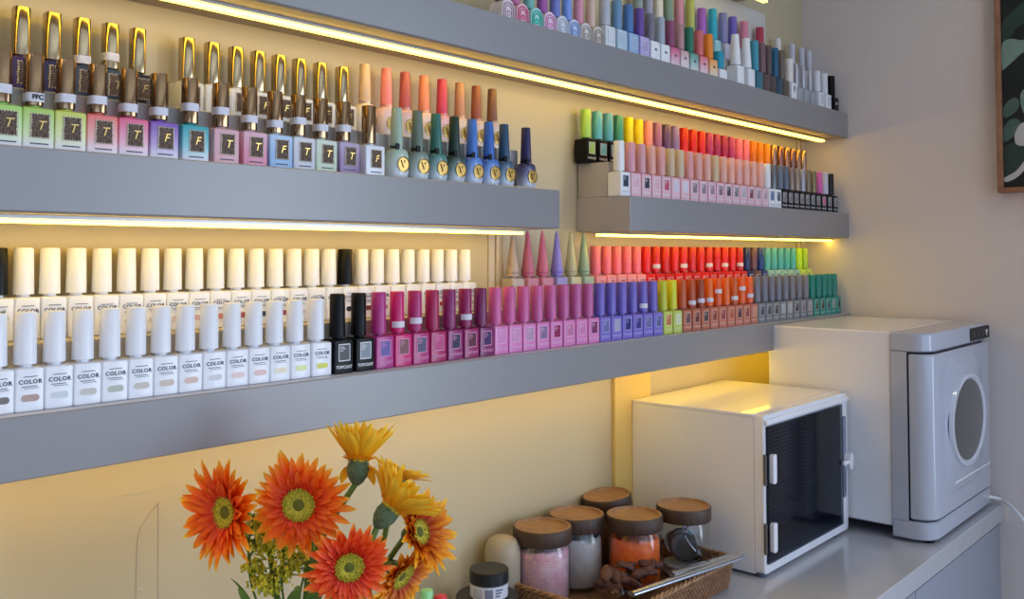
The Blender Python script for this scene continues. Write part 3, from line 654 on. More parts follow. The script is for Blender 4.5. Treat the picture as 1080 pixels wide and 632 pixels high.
# ---------------------------------------------------------------- towel warmer (large white cabinet by the side wall)
M_tw = mat('white enamel', (234, 234, 240), .22, coat=.3)
M_twf = mat('pale grey gloss plastic', (180, 185, 200), .18, coat=.4)
BX0, BX1 = 1.862, 2.276; BZ0, BZ1 = ZK, CZ-.1535
tw = thing('towel_warmer', 'large white towel warmer cabinet with round porthole door beside right wall', 'towel warmer', (0, 0, 0))
g = Geo(); g.box(BX0+.004, BX1-.006, .656, .914, BZ0+.024, BZ1, .003, .006); obj('body', g, M_tw, tw)
YD = .578
def bull(x0, x1, yf, yb, r, z0, z1, b=.002):
    """slab with rounded vertical front corners"""
    def P(ins):
        q = []
        for k in range(7):
            a = PI+PI/2*k/6; q.append((x0+ins+r+(r-ins*0)*math.cos(a), yf+ins+r+r*math.sin(a)))
        for k in range(7):
            a = 3*PI/2+PI/2*k/6; q.append((x1-ins-r+r*math.cos(a), yf+ins+r+r*math.sin(a)))
        q += [(x1-ins, yb), (x0+ins, yb)]
        return q
    g = Geo(); g.loft([ring(P(b), z0), ring(P(0), z0+b), ring(P(0), z1-b), ring(P(b), z1)]); return g
YJ = .622   # join between housing and door
SZT = onX(957, 373, BX0).z; SZB = onX(957, 548, BX0).z
g = bull(BX0, BX1, YD+.004, .6555, .036, SZT+.003, BZ1+.0, .003); obj('top_housing', g, M_twf, tw)
g = bull(BX0, BX1, YD+.002, .6555, .036, BZ0+.006, SZB-.003, .003); obj('base_housing', g, M_twf, tw)
g = Geo(); g.box(BX0, BX1, YJ+.004, .6555, SZB-.0028, SZT+.0028); obj('front_housing', g, M_twf, tw)
g = Geo(); g.box(BX0+.004, BX1-.004, YJ-.0005, YJ+.0038, SZB-.0022, SZT+.0022); g.box(BX0+.04, BX1-.04, YD+.012, YJ-.001, SZB-.0022, SZT+.0022); obj('door_seal', g, M_black, tw)
d = obj('door', bull(BX0+.001, BX1-.001, YD, YJ, .036, SZB+.001, SZT-.001, .003), M_twf, tw)
# raised porthole surround
PC = onY(1022.5, 441, YD-.008); pc = (min(PC.x, BX1-.13), 0, PC.z)
pcx, pcz = PC.x-.012, PC.z
RP = .082
g = Geo()
P0 = rrect(pcx-.0, pcz-.004, .262, .275, .06, 8); P1 = rrect(pcx, pcz-.004, .225, .245, .06, 8)
P0 = [(min(p[0], BX1-.004), p[1]) for p in P0]; P1 = [(min(p[0], BX1-.010), p[1]) for p in P1]
g.loft([[(p[0], YD+.002, p[1]) for p in P0], [(p[0], YD-.007, p[1]) for p in P1]]); obj('door_panel', g, M_twf, d, ang=60)
def ringy(cx, cz, prof, n=48):
    g = Geo(); rings = [[(cx+r*1.26*math.cos(2*PI*j/n), y, cz+r*math.sin(2*PI*j/n)) for j in range(n)] for r, y in prof]; return g.loft(rings)
obj('window_ring', ringy(pcx, pcz, [(RP+.012, YD-.0068), (RP+.010, YD-.013), (RP+.003, YD-.014), (RP-.001, YD-.010)]), mat('pale grey ring plastic', (206, 210, 222), .2, coat=.4), d, ang=50)
obj('porthole_glass', ringy(pcx, pcz, [(RP, YD-.0085), (RP-.001, YD-.0108), (RP*.6, YD-.0128), (RP*.2, YD-.0134)]), mat('smoked glass', (46, 52, 56), .12, coat=.6), d, ang=50)
g = Geo(); g.box(pcx-.085, BX1-.060, YD-.0080, YD-.0065, pcz-.116, pcz-.112, .0006); obj('handle_ridge', g, M_tw, d)
# control panel on the top housing
a = onY(1023.5, 350, YD+.003); b = onY(1043, 346, YD+.003)
g = Geo(); P = rrect((a.x+b.x)/2, (SZT+BZ1)/2+.001, b.x-a.x, .027, .005); g.xz_poly(P, YD+.0025, YD+.006); cp = obj('control_panel', g, M_black, tw)
g = Geo()
for k in range(3): g.box(a.x+.02+.03*k, a.x+.03+.03*k, YD+.0018, YD+.0026, (SZT+BZ1)/2-.004, (SZT+BZ1)/2+.004, .0003)
obj('buttons', g, mat('dark grey plastic', (70, 72, 78), .4), cp)
g = Geo(); P = [(b.x-.03, (SZT+BZ1)/2+.006), (b.x-.014, (SZT+BZ1)/2+.006), (b.x-.022, (SZT+BZ1)/2-.008)]; g.xz_poly(P, YD+.0018, YD+.0026); obj('indicator', g, M_wtext, cp)
for x in (BX0+.03, BX1-.05):
    for y in (.60, .87):
        g = Geo(); g.lathe([(.012, ZK+.0003), (.012, ZK+.0245)], x, y, 14); obj('foot', g, M_black, tw)

# ---------------------------------------------------------------- tool steriliser (smaller white cabinet with dark glass door)
SX0, SX1, SY0, SY1 = 1.490, 1.852, .735, 1.006
SZ0, SZ1 = ZK+.006, CZ-.2765
st = thing('sterilizer_cabinet', 'smaller white steriliser cabinet with black glass door on the counter', 'steriliser cabinet', (0, 0, 0))
FT = .022
g = Geo(); g.box(SX0+.0006, SX1-.0006, SY0+FT, SY1, SZ0, SZ0+.006); g.box(SX0, SX0+.008, SY0+FT+.0004, SY1-.0004, SZ0+.0062, SZ1-.0062); g.box(SX1-.008, SX1, SY0+FT+.0004, SY1-.0004, SZ0+.0062, SZ1-.0062); g.box(SX0+.0082, SX1-.0082, SY1-.008, SY1-.0006, SZ0+.0062, SZ1-.0062)
g.box(SX0-.0002, SX1+.0002, SY0+FT, SY1, SZ1-.006, SZ1, .0012)
obj('body', g, M_tw, st)
T = .024; Bm = .026; Lf = .010; Rg = .036
ys = SY0+FT-.0005
P_o = rrect((SX0+SX1)/2, (SZ0+SZ1)/2, SX1-SX0, SZ1-SZ0-.001, .008, 5)
ix0, ix1, iz0, iz1 = SX0+Lf, SX1-Rg, SZ0+Bm, SZ1-T
P_i = rrect((ix0+ix1)/2, (iz0+iz1)/2, ix1-ix0, iz1-iz0, .001, 5)
g = Geo(); f3 = lambda P, y: [(p[0], y, p[1]) for p in P]
g.loft([f3(P_i, ys), f3(P_i, SY0+.004), f3([((p[0]-(SX0+SX1)/2)*.994+(SX0+SX1)/2, (p[1]-(SZ0+SZ1)/2)*.992+(SZ0+SZ1)/2) for p in P_o], SY0+.004), f3(P_o, SY0+.0058), f3(P_o, ys), f3(P_i, ys)], False, False)
obj('front_frame', g, M_tw, st, ang=30)
g = Geo(); g.box(SX0+.002, SX1-.002, SY0-.0015, SY0+.0038, SZ1-T+.007, SZ1-.008, .0012); obj('top_lip', g, M_tw, st)
tg = bpy.data.materials.new('dark tinted glass'); tg.use_nodes = True
nt = tg.node_tree; b_ = nt.nodes['Principled BSDF']; out = nt.nodes['Material Output']
b_.inputs['Base Color'].default_value = (.006, .007, .010, 1); b_.inputs['Roughness'].default_value = .07
tr = nt.nodes.new('ShaderNodeBsdfTransparent'); tr.inputs[0].default_value = (.62, .68, .76, 1); mx = nt.nodes.new('ShaderNodeMixShader'); mx.inputs[0].default_value = .5
nt.links.new(b_.outputs[0], mx.inputs[1]); nt.links.new(tr.outputs[0], mx.inputs[2]); nt.links.new(mx.outputs[0], out.inputs['Surface'])
g = Geo(); g.box(SX0+Lf-.003, SX1-Rg+.002, SY0-.0005, SY0+.0036, SZ0+Bm-.008, SZ1-T+.004); dr = obj('door', g, tg, st)
g = Geo(); g.box(SX0+.009, SX1-Rg, SY0+.075, SY1-.009, SZ0+.009, SZ1-.009); obj('inner_chamber', g, mat('dark chamber lining', (26, 28, 34), .5), st)
g = Geo()
for k in range(26):
    z = SZ0+.035+.0072*k
    g.box(SX0+.045, SX1-Rg-.03, SY0+.066, SY0+.0745, z, z+.0028)
obj('slatted_rack', g, mat('dull steel slats', (200, 208, 222), .4, .1), st)
g = Geo()
for k in range(24):
    z = SZ0+.045+.0068*k; g.box(SX1-Rg-.085, SX1-Rg-.035, SY0+.040, SY0+.042, z, z+.0034)
obj('wire_shelf', g, mat('pale steel slats', (214, 220, 230), .4, .1), st)
for zc in (SZ1-.092, SZ0+.062):
    g = Geo(); P = rrect(SX0+.0185, zc, .014, .050, .005); g.xz_poly(P, SY0-.0075, SY0-.0006); h = obj('hinge', g, M_tw, st, ang=60)
    g = Geo(); g.box(SX0-.0035, SX0+.004, SY0+.0, SY0+.0035, zc-.026, zc+.026, .0008); obj('hinge_leaf', g, mat('grey hinge metal', (96, 88, 84), .4, .4), h)
zc = (SZ0+SZ1)/2+.01
g = Geo(); P = rrect(SX1-.017, zc, .017, .158, .006); g.xz_poly(P, SY0+.0032, SY0+.0042); cs = obj('control_strip', g, M_black, st)
g = Geo(); P = rrect(SX1-.017, zc, .014, .155, .005); g.xz_poly(P, SY0+.0026, SY0+.0034); obj('strip_face', g, mat('grey strip plastic', (128, 136, 158), .35), cs)
g = Geo()
for k in range(12): g.box(SX1-.020, SX1-.014, SY0+.0020, SY0+.0028, zc-.07+.0035*k, zc-.0682+.0035*k)
obj('buttons', g, mat('dark grey plastic', (70, 72, 78), .4), cs)
g = Geo(); P = [(SX1-.013+.010*math.cos(a), zc-.008+.017*math.sin(a)) for a in [2*PI*k/24 for k in range(24)]]; g.xz_poly(P, SY0-.010, SY0+.0022); k_ = obj('latch', g, M_tw, st, ang=60)
g = Geo(); g.tube([(SX1-.023, SY0-.006, zc-.008), (SX1-.040, SY0-.006, zc-.008)], .0042, 10); g.ball((SX1-.041, SY0-.006, zc-.008), .0055, 12, 8); obj('latch_arm', g, M_tw, k_)
for x in (SX0+.012, SX1-.05):
    for y in (SY0+.015, SY1-.03):
        g = Geo(); g.lathe([(.008, ZK+.0003), (.009, ZK+.0062)], x, y, 12); obj('foot', g, mat('grey rubber', (90, 100, 120), .6), st)

# power cable of the large cabinet
g = Geo()
cp_ = [onZ(1037, 524, ZK+.006), onZ(1047, 524, ZK+.012)]
pts = [Vector((BX1-.055, .64, ZK+.02))*0+onT(1030, 528, 2.03), onT(1038, 525, 2.04), onT(1046, 524.5, 2.05), onT(1055, 527, 2.06), onT(1064, 532, 2.03), onT(1073, 541, 2.0), onT(1080, 550, 1.98), onT(1090, 566, 1.95), onT(1100, 600, 1.92)]
pts = [Vector((min(p.x, XR-.006), p.y, p.z)) for p in pts]
def spline(P, n=8):
    out = []
    for i in range(len(P)-1):
        p0, p1, p2, p3 = P[max(i-1, 0)], P[i], P[i+1], P[min(i+2, len(P)-1)]
        for k in range(n):
            t_ = k/n; out.append(.5*((2*p1)+(p2-p0)*t_+(2*p0-5*p1+4*p2-p3)*t_*t_+(3*p1-p0-3*p2+p3)*t_**3))
    out.append(P[-1]); return out
g.tube(spline(pts), .0036, 10); o = obj('power_cable', g, M_white, tw)

# ---------------------------------------------------------------- framed picture on the side wall
YA = onX(1051.2, 150, XR-.03).y; ZA = onX(1051.5, 203.5, XR-.03).z
AW, AH, AF, AD = .50, .72, .011, .032
ar = thing('framed_artwork', 'oak-framed painting of dark green leaves on the right wall', 'painting', (XR-.0005, YA-AW/2, ZA+AH/2))
g = Geo()
def fr(y0, y1, z0, z1): g.box(-AD, 0, y0, y1, z0, z1, .0008)
fr(AW/2-AF, AW/2, -AH/2, AH/2); fr(-AW/2, -AW/2+AF, -AH/2, AH/2); fr(-AW/2+AF, AW/2-AF, -AH/2, -AH/2+AF); fr(-AW/2+AF, AW/2-AF, AH/2-AF, AH/2)
obj('frame', g, mat_wood('oak moulding', (134, 92, 66), (166, 118, 88), 20), ar)
XC = XR-AD+.010
g = Geo(); g.box(-AD+.010, -.002, -AW/2+AF+.001, AW/2-AF-.001, -AH/2+AF+.001, AH/2-AF-.001)
cv = obj('canvas', g, mat('near black green paint', (14, 20, 20), .6, noise=(18, .6, (24, 34, 32))), ar)
def blob(pts, m, name='painted_leaf', lift=.0006, n=6):
    W3 = [onX(u, v, XC-lift) for u, v in pts]
    c = Vector((XR-.0005, YA-AW/2, ZA+AH/2))
    P = [p-c for p in spline([w for w in W3]+[W3[0]], n)]
    P = [p for p in P if abs(p.y) < AW/2-AF and abs(p.z) < AH/2-AF]
    g = Geo(); g.v = [(p.x, p.y, p.z) for p in P]+[(p.x+lift*.8, p.y, p.z) for p in P]; n_ = len(P)
    g.a = [0.]*len(g.v)
    g.f = [tuple(range(n_)), tuple(reversed(range(n_, 2*n_)))]+[(i, (i+1) % n_, (i+1) % n_+n_, i+n_) for i in range(n_)]
    obj(name, g, m, cv)
pg = mat('pale sage paint', (122, 148, 134), .6, noise=(30, .6, (96, 124, 110))); dg_ = mat('deep leaf green paint', (44, 66, 58), .6, noise=(30, .5, (34, 50, 46))); mgp = mat('muted leaf green paint', (78, 104, 92), .6, noise=(40, .6, (58, 82, 72))); wp = mat('chalk white paint', (190, 190, 186), .6)
blob([(1057, 46), (1057, 24), (1068, 12), (1084, -2), (1096, -8), (1090, 16), (1072, 30), (1066, 38)], dg_)
blob([(1057, 75), (1056.5, 48), (1065, 41), (1080, 42), (1096, 34), (1094, 46), (1078, 56), (1068, 65)], pg, lift=.0009)
blob([(1057, 122), (1060, 110), (1070, 103), (1075, 108), (1072, 117), (1062, 124)], mgp)
blob([(1058, 150), (1059, 134), (1068, 125), (1076, 128), (1075, 138), (1064, 148)], mgp)
blob([(1076, 100), (1080, 94), (1088, 96), (1090, 116), (1082, 122), (1077, 112)], pg)
blob([(1070, 142), (1075, 132), (1084, 128), (1092, 134), (1088, 150), (1078, 154), (1071, 151)], wp, lift=.0009)
blob([(1058, 186), (1058, 158), (1070, 150), (1090, 152), (1090, 170), (1072, 182)], dg_)
blob([(1058.5, 190.5), (1060, 187), (1072, 180), (1084, 165), (1092, 160), (1086, 172), (1074, 186), (1062, 192)], wp, lift=.0009)
blob([(1098, 60), (1108, 40), (1130, 30), (1150, 60), (1130, 90), (1106, 84)], mgp)
blob([(1100, 130), (1112, 104), (1140, 110), (1150, 150), (1120, 170), (1102, 160)], dg_)

# ---------------------------------------------------------------- basket with jars
BXL, BXR, BYF, BYB = 1.088, 1.432, .757, 1.000
bk = thing('wicker_basket', 'brown woven wicker tray basket holding lidded jars on counter', 'basket', ((BXL+BXR)/2, (BYF+BYB)/2, ZK+.0005))
bw, bd = BXR-BXL, BYB-BYF
wk = mat('wicker cane', (158, 116, 82), .55, noise=(120, .8, (112, 74, 48)), bump=(600, .5, .0008))
wk2 = mat('pale wicker cane', (178, 138, 100), .55, noise=(120, .8, (124, 84, 56)))
def perim(w, d, r, n):
    P = rrect(0, 0, w, d, r, 8); P.append(P[0]); L = [0]
    for a, b in zip(P, P[1:]): L.append(L[-1]+math.hypot(b[0]-a[0], b[1]-a[1]))
    out = []
    for k in range(n):
        s = L[-1]*k/n; i = max(j for j in range(len(L)) if L[j] <= s); i = min(i, len(P)-2)
        f_ = (s-L[i])/max(L[i+1]-L[i], 1e-9); a, b = P[i], P[i+1]
        nx, ny = (b[1]-a[1]), -(b[0]-a[0]); q = math.hypot(nx, ny) or 1
        out.append((a[0]+(b[0]-a[0])*f_, a[1]+(b[1]-a[1])*f_, nx/q, ny/q))
    return out
NS = 128
g = Geo(); rows = 9
for r_ in range(rows):
    z = .006+.0043*r_; fl = r_/(rows-1)
    pr = perim(bw-.012+.008*fl, bd-.012+.008*fl, .03, NS*8)
    pts = [(p[0]+p[2]*.0022*math.cos(PI*k/4+PI*(r_ % 2)), p[1]+p[3]*.0022*math.cos(PI*k/4+PI*(r_ % 2)), z+.0004*math.sin(k*.7+r_)) for k, p in enumerate(pr)]
    g.tube(pts, .0021, 5, closed=True)
obj('woven_side', g, wk, bk, ang=80)
g = Geo(); pr = perim(bw-.01, bd-.01, .03, NS)
for p in pr: g.tube([(p[0]-p[2]*.004, p[1]-p[3]*.004, .002), (p[0], p[1], .046)], .0014, 5)
obj('stakes', g, wk2, bk)
g = Geo(); pr = perim(bw-.004, bd-.004, .03, 420)
for ph in (0, PI*2/3, PI*4/3):
    g.tube([(p[0]+p[2]*.0026*math.cos(k*.42+ph), p[1]+p[3]*.0026*math.cos(k*.42+ph), .0468+.0026*math.sin(k*.42+ph)) for k, p in enumerate(pr)], .0023, 5, closed=True)
obj('braided_rim', g, wk2, bk, ang=80)
g = Geo(); P = rrect(0, 0, bw-.02, bd-.02, .025, 5); g.loft([ring(P, .0), ring(P, .0045)])
obj('base', g, wk, bk)

M_glass = bpy.data.materials.new('clear jar glass'); M_glass.use_nodes = True
nt = M_glass.node_tree; out = nt.nodes['Material Output']; b_ = nt.nodes['Principled BSDF']; b_.inputs['Base Color'].default_value = (.9, .93, .94, 1); b_.inputs['Roughness'].default_value = .05; b_.inputs['Metallic'].default_value = 1.0
tr = nt.nodes.new('ShaderNodeBsdfTransparent'); tr.inputs[0].default_value = (.965, .975, .98, 1)
lf = nt.nodes.new('ShaderNodeLayerWeight'); lf.inputs[0].default_value = .5
pw_ = nt.nodes.new('ShaderNodeMath'); pw_.operation = 'POWER'; pw_.inputs[1].default_value = 3.5; nt.links.new(lf.outputs['Facing'], pw_.inputs[0])
lw = nt.nodes.new('ShaderNodeMath'); lw.operation = 'MULTIPLY_ADD'; lw.inputs[1].default_value = .5; lw.inputs[2].default_value = .035; nt.links.new(pw_.outputs[0], lw.inputs[0])
mx = nt.nodes.new('ShaderNodeMixShader'); nt.links.new(lw.outputs[0], mx.inputs[0]); nt.links.new(tr.outputs[0], mx.inputs[1]); nt.links.new(b_.outputs[0], mx.inputs[2]); nt.links.new(mx.outputs[0], out.inputs['Surface'])
M_lids = mat_wood('dark walnut lid side', (58, 42, 34), (80, 58, 44), 20, .5)
M_lidt = mat_wood('oiled acacia lid top', (176, 134, 92), (142, 104, 70), 18, .5)
def jar(u, v, T, zt, r, label, content, tilt=(0, 0), h=None):
    """u, v: middle of the lid top in the photograph; T: distance along the view"""
    p = onT(u, v, T); zb = ZK+.006
    if h is None: h = p.z-zb
    t = thing('lidded_jar', label, 'jar', (p.x, p.y, p.z-h), 0, 'glass jars with wooden lids')
    t.rotation_euler = (tilt[0], tilt[1], 0)
    H = h-.018; rg = r*.955
    g = Geo(); g.lathe([(rg*.3, .0), (rg*.90, 0), (rg*.985, .003), (rg, .008), (rg, H-.016), (rg*.96, H-.009), (rg*.88, H-.004), (rg*.88, H), (rg*.84, H), (rg*.84, H-.006), (rg*.93, H-.014), (rg*.955, H-.018), (rg*.955, .009), (rg*.90, .005), (rg*.3, .0045)], n=40, cap0=True, cap1=True)
    obj('glass', g, M_glass, t, ang=60)
    lh = .0235
    g = Geo(); g.lathe([(r*.5, h-lh), (r*.985, h-lh), (r, h-lh+.0015), (r, h-.0025), (r*.985, h-.0008), (r*.96, h)], n=44, cap1=False)
    l = obj('lid', g, M_lids, t, ang=40)
    g = Geo(); g.lathe([(r*.965, h-.0006), (r*.955, h+.0003), (r*.885, h+.0003), (r*.87, h-.0035), (r*.85, h-.0045), (r*.3, h-.0045)], n=44, cap0=False); obj('lid_top', g, M_lidt, l, ang=50)
    content(t, rg*.94, H)
    return t, p
def fill(m, top, seed, lump=.003):
    def f(t, r, H):
        rnd = random.Random(seed); g = Geo(); n = 28; rings = []
        prof = [(r*.4, .006), (r*.93, .0065), (r*.985, .012), (r*.985, H*top*.6), (r*.98, H*top-.004)]
        for q, z in prof: rings.append([(q*math.cos(2*PI*j/n), q*math.sin(2*PI*j/n), z) for j in range(n)])
        for q in (.9, .7, .45, .2): rings.append([(r*q*math.cos(2*PI*j/n), r*q*math.sin(2*PI*j/n), H*top+rnd.uniform(-lump, lump)+.004*(1-q)) for j in range(n)])
        g.loft(rings); obj('contents', g, m, t, ang=60)
    return f
def crystals(m, top, seed, cnt=240, sz=.0035):
    base = fill(m, top, seed)
    def f(t, r, H):
        base(t, r, H); rnd = random.Random(seed+5); g = Geo()
        for _ in range(cnt):
            a = rnd.uniform(0, 2*PI); z = rnd.uniform(.012, H*top+.002); q = r*.96-rnd.uniform(0, .002) if z < H*top-.003 else r*math.sqrt(rnd.random())*.88
            s = sz*rnd.uniform(.5, 1.1); q = min(q, r-s*.8-.0003) if z < H*top else q
            g.ball((q*math.cos(a), q*math.sin(a), z), s, 6, 4, (1, 1, .8))
        obj('crystals', g, m, t, ang=20)
    return f
salt = mat('pink bath salt', (236, 172, 186), .45, sss=.5, noise=(60, .7, (248, 214, 216)), bump=(300, .8, .002))
fluff = mat('pale cotton pads', (206, 196, 190), .8, sss=.2, noise=(30, .5, (186, 176, 172)), bump=(60, .8, .004))
orange = mat('orange sponge beads', (255, 118, 14), .5, sss=.3, noise=(90, .6, (232, 70, 10)), bump=(250, .8, .003))
def discs(t, r, H):
    g = Geo(); g.lathe([(r*.5, .007), (r*.86, .0075), (r*.86, .0135), (r*.5, .014)], n=28); g.lathe([(r*.5, .015), (r*.84, .0155), (r*.84, .021), (r*.5, .0215)], n=28)
    obj('stacked_tins', g, mat('brushed steel', (186, 194, 208), .35, .4), t)
    for k, (cx, cy, cz, ax, az, m) in enumerate([(.008, -.012, .052, 50, 30, 's'), (.014, -.004, .062, 56, 20, 's'), (-.016, -.010, .052, 62, -50, 'k'), (-.010, -.004, .058, 58, -46, 'k'), (-.004, .012, .050, 50, -20, 's')]):
        g = Geo(); g.lathe([(.008, -.0012), (.0225, -.001), (.0235, 0), (.0225, .001), (.02, .0014), (.019, .0008), (.005, .0008)], n=26)
        obj('metal_disc', g, mat('brushed steel', (186, 194, 208), .35, .4) if m == 's' else mat('black disc plastic', (34, 32, 34), .35), t, (cx, cy, cz), (math.radians(ax), 0, math.radians(az)))
    g = Geo(); g.tube([(0, -.004, .07), (.003, -.008, .084), (.001, -.012, .092)], .003, 8); g.ball((0, -.012, .093), .0055, 10, 6); obj('knob', g, mat('brushed steel', (186, 194, 208), .35, .4), t)
jar(572, 554, 1.475, 0, .0465, 'glass jar of pink salt with wooden lid at basket left', crystals(salt, .84, 3, 420))
jar(608, 541, 1.55, 0, .0465, 'glass jar of pale cotton behind the pink salt jar', fill(fluff, .80, 4, .004))
jar(669, 541.5, 1.545, 0, .0465, 'glass jar of bright orange contents with wooden lid', crystals(orange, .80, 9, 300, .0025))
jar(721, 532, 1.60, 0, .0465, 'glass jar of metal discs nearest the white cabinet', discs)
jar(647.5, 520, 1.655, 0, .0435, 'rearmost jar whose wooden lid sits tilted', fill(mat('brown dried herbs', (150, 106, 76), .8, noise=(60, .8, (110, 72, 50)), bump=(200, .8, .003)), .8, 6), tilt=(math.radians(-3), math.radians(-6)))

# glass dish with dried bark chips in front of the orange jar
dp = onZ(650, 612, ZK+.040)
ds = thing('glass_dish', 'shallow glass dish of dried brown chips inside the basket', 'dish', (dp.x+.012, dp.y-.012, ZK+.006))
ds.rotation_euler = (0, 0, .05)
def oval_ring(a, b, z, n=36): return [(a*math.cos(2*PI*k/n), b*math.sin(2*PI*k/n), z) for k in range(n)]
g = Geo(); g.loft([oval_ring(.040, .022, 0), oval_ring(.060, .034, .02), oval_ring(.066, .038, .034), oval_ring(.0645, .0365, .0345), oval_ring(.058, .032, .02), oval_ring(.036, .019, .0025)])
obj('bowl', g, M_glass, ds, ang=50)
chipm = mat('dried brown bark', (112, 74, 62), .7, noise=(90, .8, (70, 44, 38)), bump=(200, .8, .002))
rnd = random.Random(21)
for k in range(17):
    cx, cy = rnd.uniform(-.050, .052), rnd.uniform(-.022, .024); zb = .024+.010*(k % 3)
    L, Wd, Th = rnd.uniform(.013, .024), rnd.uniform(.008, .013), rnd.uniform(.004, .007)
    g = Geo(); rings = []
    for s in range(7):
        q = -1+2*s/6; ww = Wd*math.sqrt(max(1-q*q*.9, .05))*rnd.uniform(.8, 1.1)
        rings.append([(q*L, ww*math.cos(a), Th*math.sin(a)+.004*(1-q*q)*(1 if k % 2 else -.5)+rnd.uniform(-.0005, .0005)) for a in [2*PI*j/8 for j in range(8)]])
    g.loft(rings)
    o = obj('bark_chip', g, chipm, None, (ds.location.x+cx, ds.location.y+cy, ds.location.z+zb+.006), (rnd.uniform(-.5, .5), rnd.uniform(-.5, .5), rnd.uniform(0, 3.1)), 60)
    tag(o, 'dried brown bark chip heaped with others in the small glass dish', 'dried bark', 'bark chips in the glass dish')
# steel tongs across the basket rim
tg_ = thing('steel_tongs', 'pair of long steel tongs lying across basket front rim', 'tongs', tuple(onZ(776, 586, ZK+.056)))
E0 = Vector(tg_.location)
A1 = onZ(708, 606, ZK+.056)-E0; A2 = onZ(666, 627, ZK+.058)-E0
steel = mat('bright steel', (196, 206, 224), .22, .9)
def bar(a, b, w, th, name):
    a, b = Vector(a), Vector(b); d_ = (b-a).normalized(); s_ = d_.cross(Vector((0, 0, 1))).normalized(); n_ = s_.cross(d_)
    g = Geo(); rings = []
    for k in range(7):
        q = k/6; c = a.lerp(b, q); ww = w*(1-.25*q)
        rings.append([c+s_*(ww/2*math.cos(t_))+n_*(th*math.sin(t_)) for t_ in [2*PI*j/12 for j in range(12)]])
    g.loft(rings); return obj(name, g, steel, tg_, ang=60)
bar((0, 0, 0), A1, .022, .0042, 'arm'); bar((-.004, -.010, .001), A2, .018, .0040, 'arm')
g = Geo(); g.ball((0.002, -.004, 0), .0125, 16, 8, (1, 1, .42)); obj('spring_end', g, steel, tg_, ang=60)
g = Geo(); q = A1*.45; g.lathe([(.0035, 0), (.0035, .0012)], q.x, q.y, 14); g.v = [(x, y, z+q.z+.003) for x, y, z in g.v]; obj('rivet', g, mat('dark grey plastic', (70, 72, 78), .4), tg_)

# cream rounded candle glass behind the pink jar, tin and cosmetic jar
p = Vector((xof(530, .977, ZK+.06), .977, onY(531, 566, .977).z)); g = Geo(); hh = p.z-ZK; r_ = .028
cx = thing('candle_glass', 'cream frosted round-shouldered glass behind the pink salt jar', 'candle', (p.x, .977, ZK+.0004))
g.lathe([(r_*.8, 0), (r_, .006), (r_, hh*.76), (r_*.94, hh*.88), (r_*.78, hh*.96), (r_*.5, hh)], n=32); obj('glass_body', g, mat('cream frosted glass', (186, 172, 148), .4, 0, .15, sss=.3), cx, ang=60)
p = onT(513.5, 612, 1.36)
tn = thing('black_tin', 'round black tin standing beneath the white-labelled jar', 'tin', (p.x, p.y, ZK+.0004))
zt = onT(513, 627, 1.36).z-ZK
g = Geo(); g.lathe([(.042, 0), (.0435, .0015), (.0435, zt*.62), (.044, zt*.62), (.0455, zt*.64), (.0455, zt-.002), (.044, zt)], n=44); obj('tin_body', g, mat('matte black tin', (24, 26, 28), .35), tn)
zj = ZK+zt+.0012
tj = onT(514, 603, 1.34); jh = tj.z-zj
jr = thing('cosmetic_jar', 'small white-labelled cream jar with a black lid on tin', 'jar', (p.x-.002, p.y-.006, zj))
g = Geo(); g.lathe([(.026, 0), (.0275, .001), (.0275, jh-.020), (.025, jh-.018)], n=40); obj('jar_body', g, mat('white label', (214, 214, 222), .4), jr)
g = Geo(); g.lathe([(.0278, jh-.0185), (.0285, jh-.018), (.0285, jh-.0012), (.0275, jh), (.01, jh)], n=40); obj('lid', g, mat('matte black lid', (26, 28, 30), .4), jr)
# printed matter on its label: bars of fine print and a barcode
g = Geo(); rr = .0277
def arc_bar(a0, a1, z0, z1):
    n = 3; o_ = [(rr*math.cos(a0+(a1-a0)*k/n), rr*math.sin(a0+(a1-a0)*k/n)) for k in range(n+1)]; i_ = [(q[0]*.985, q[1]*.985) for q in o_]
    g.loft([ring(o_+i_[::-1], z0), ring(o_+i_[::-1], z1)])
a_c = math.atan2(-jr.location.y, -jr.location.x)
for k in range(5): arc_bar(a_c-.9, a_c-.35, jh-.024-.0028*k, jh-.0232-.0028*k)
for k in range(9): arc_bar(a_c-.22+.05*k, a_c-.22+.05*k+.022*(1+k % 2*.6), jh-.036, jh-.0222)
for k in range(3): arc_bar(a_c+.35, a_c+.8-.1*k, jh-.025-.004*k, jh-.0228-.004*k)
obj('label_print', g, mat('slate print', (96, 100, 132), .6), jr)
# three loose polish bottles in front
for (u, v, c, n) in ((450, 622.5, (150, 222, 150), 'mint-green'), (464.5, 628.5, (222, 40, 66), 'red'), (409, 630, (44, 62, 128), 'navy-blue')):
    T = 1.27; q = onT(u, v, T); h_ = q.z-ZK
    t = thing('polish_bottle', '%s capped bottle standing on counter beside the flowers' % n, 'nail polish bottle', (q.x, q.y, ZK+.0004), 0, 'loose polish bottles on the counter')
    part('body', body_mesh(.026, .026, h_-.048, M_white, .003), t); part('cap', cap_mesh(.0098, .0088, .0465, plas(c)), t, (0, 0, h_-.0465))

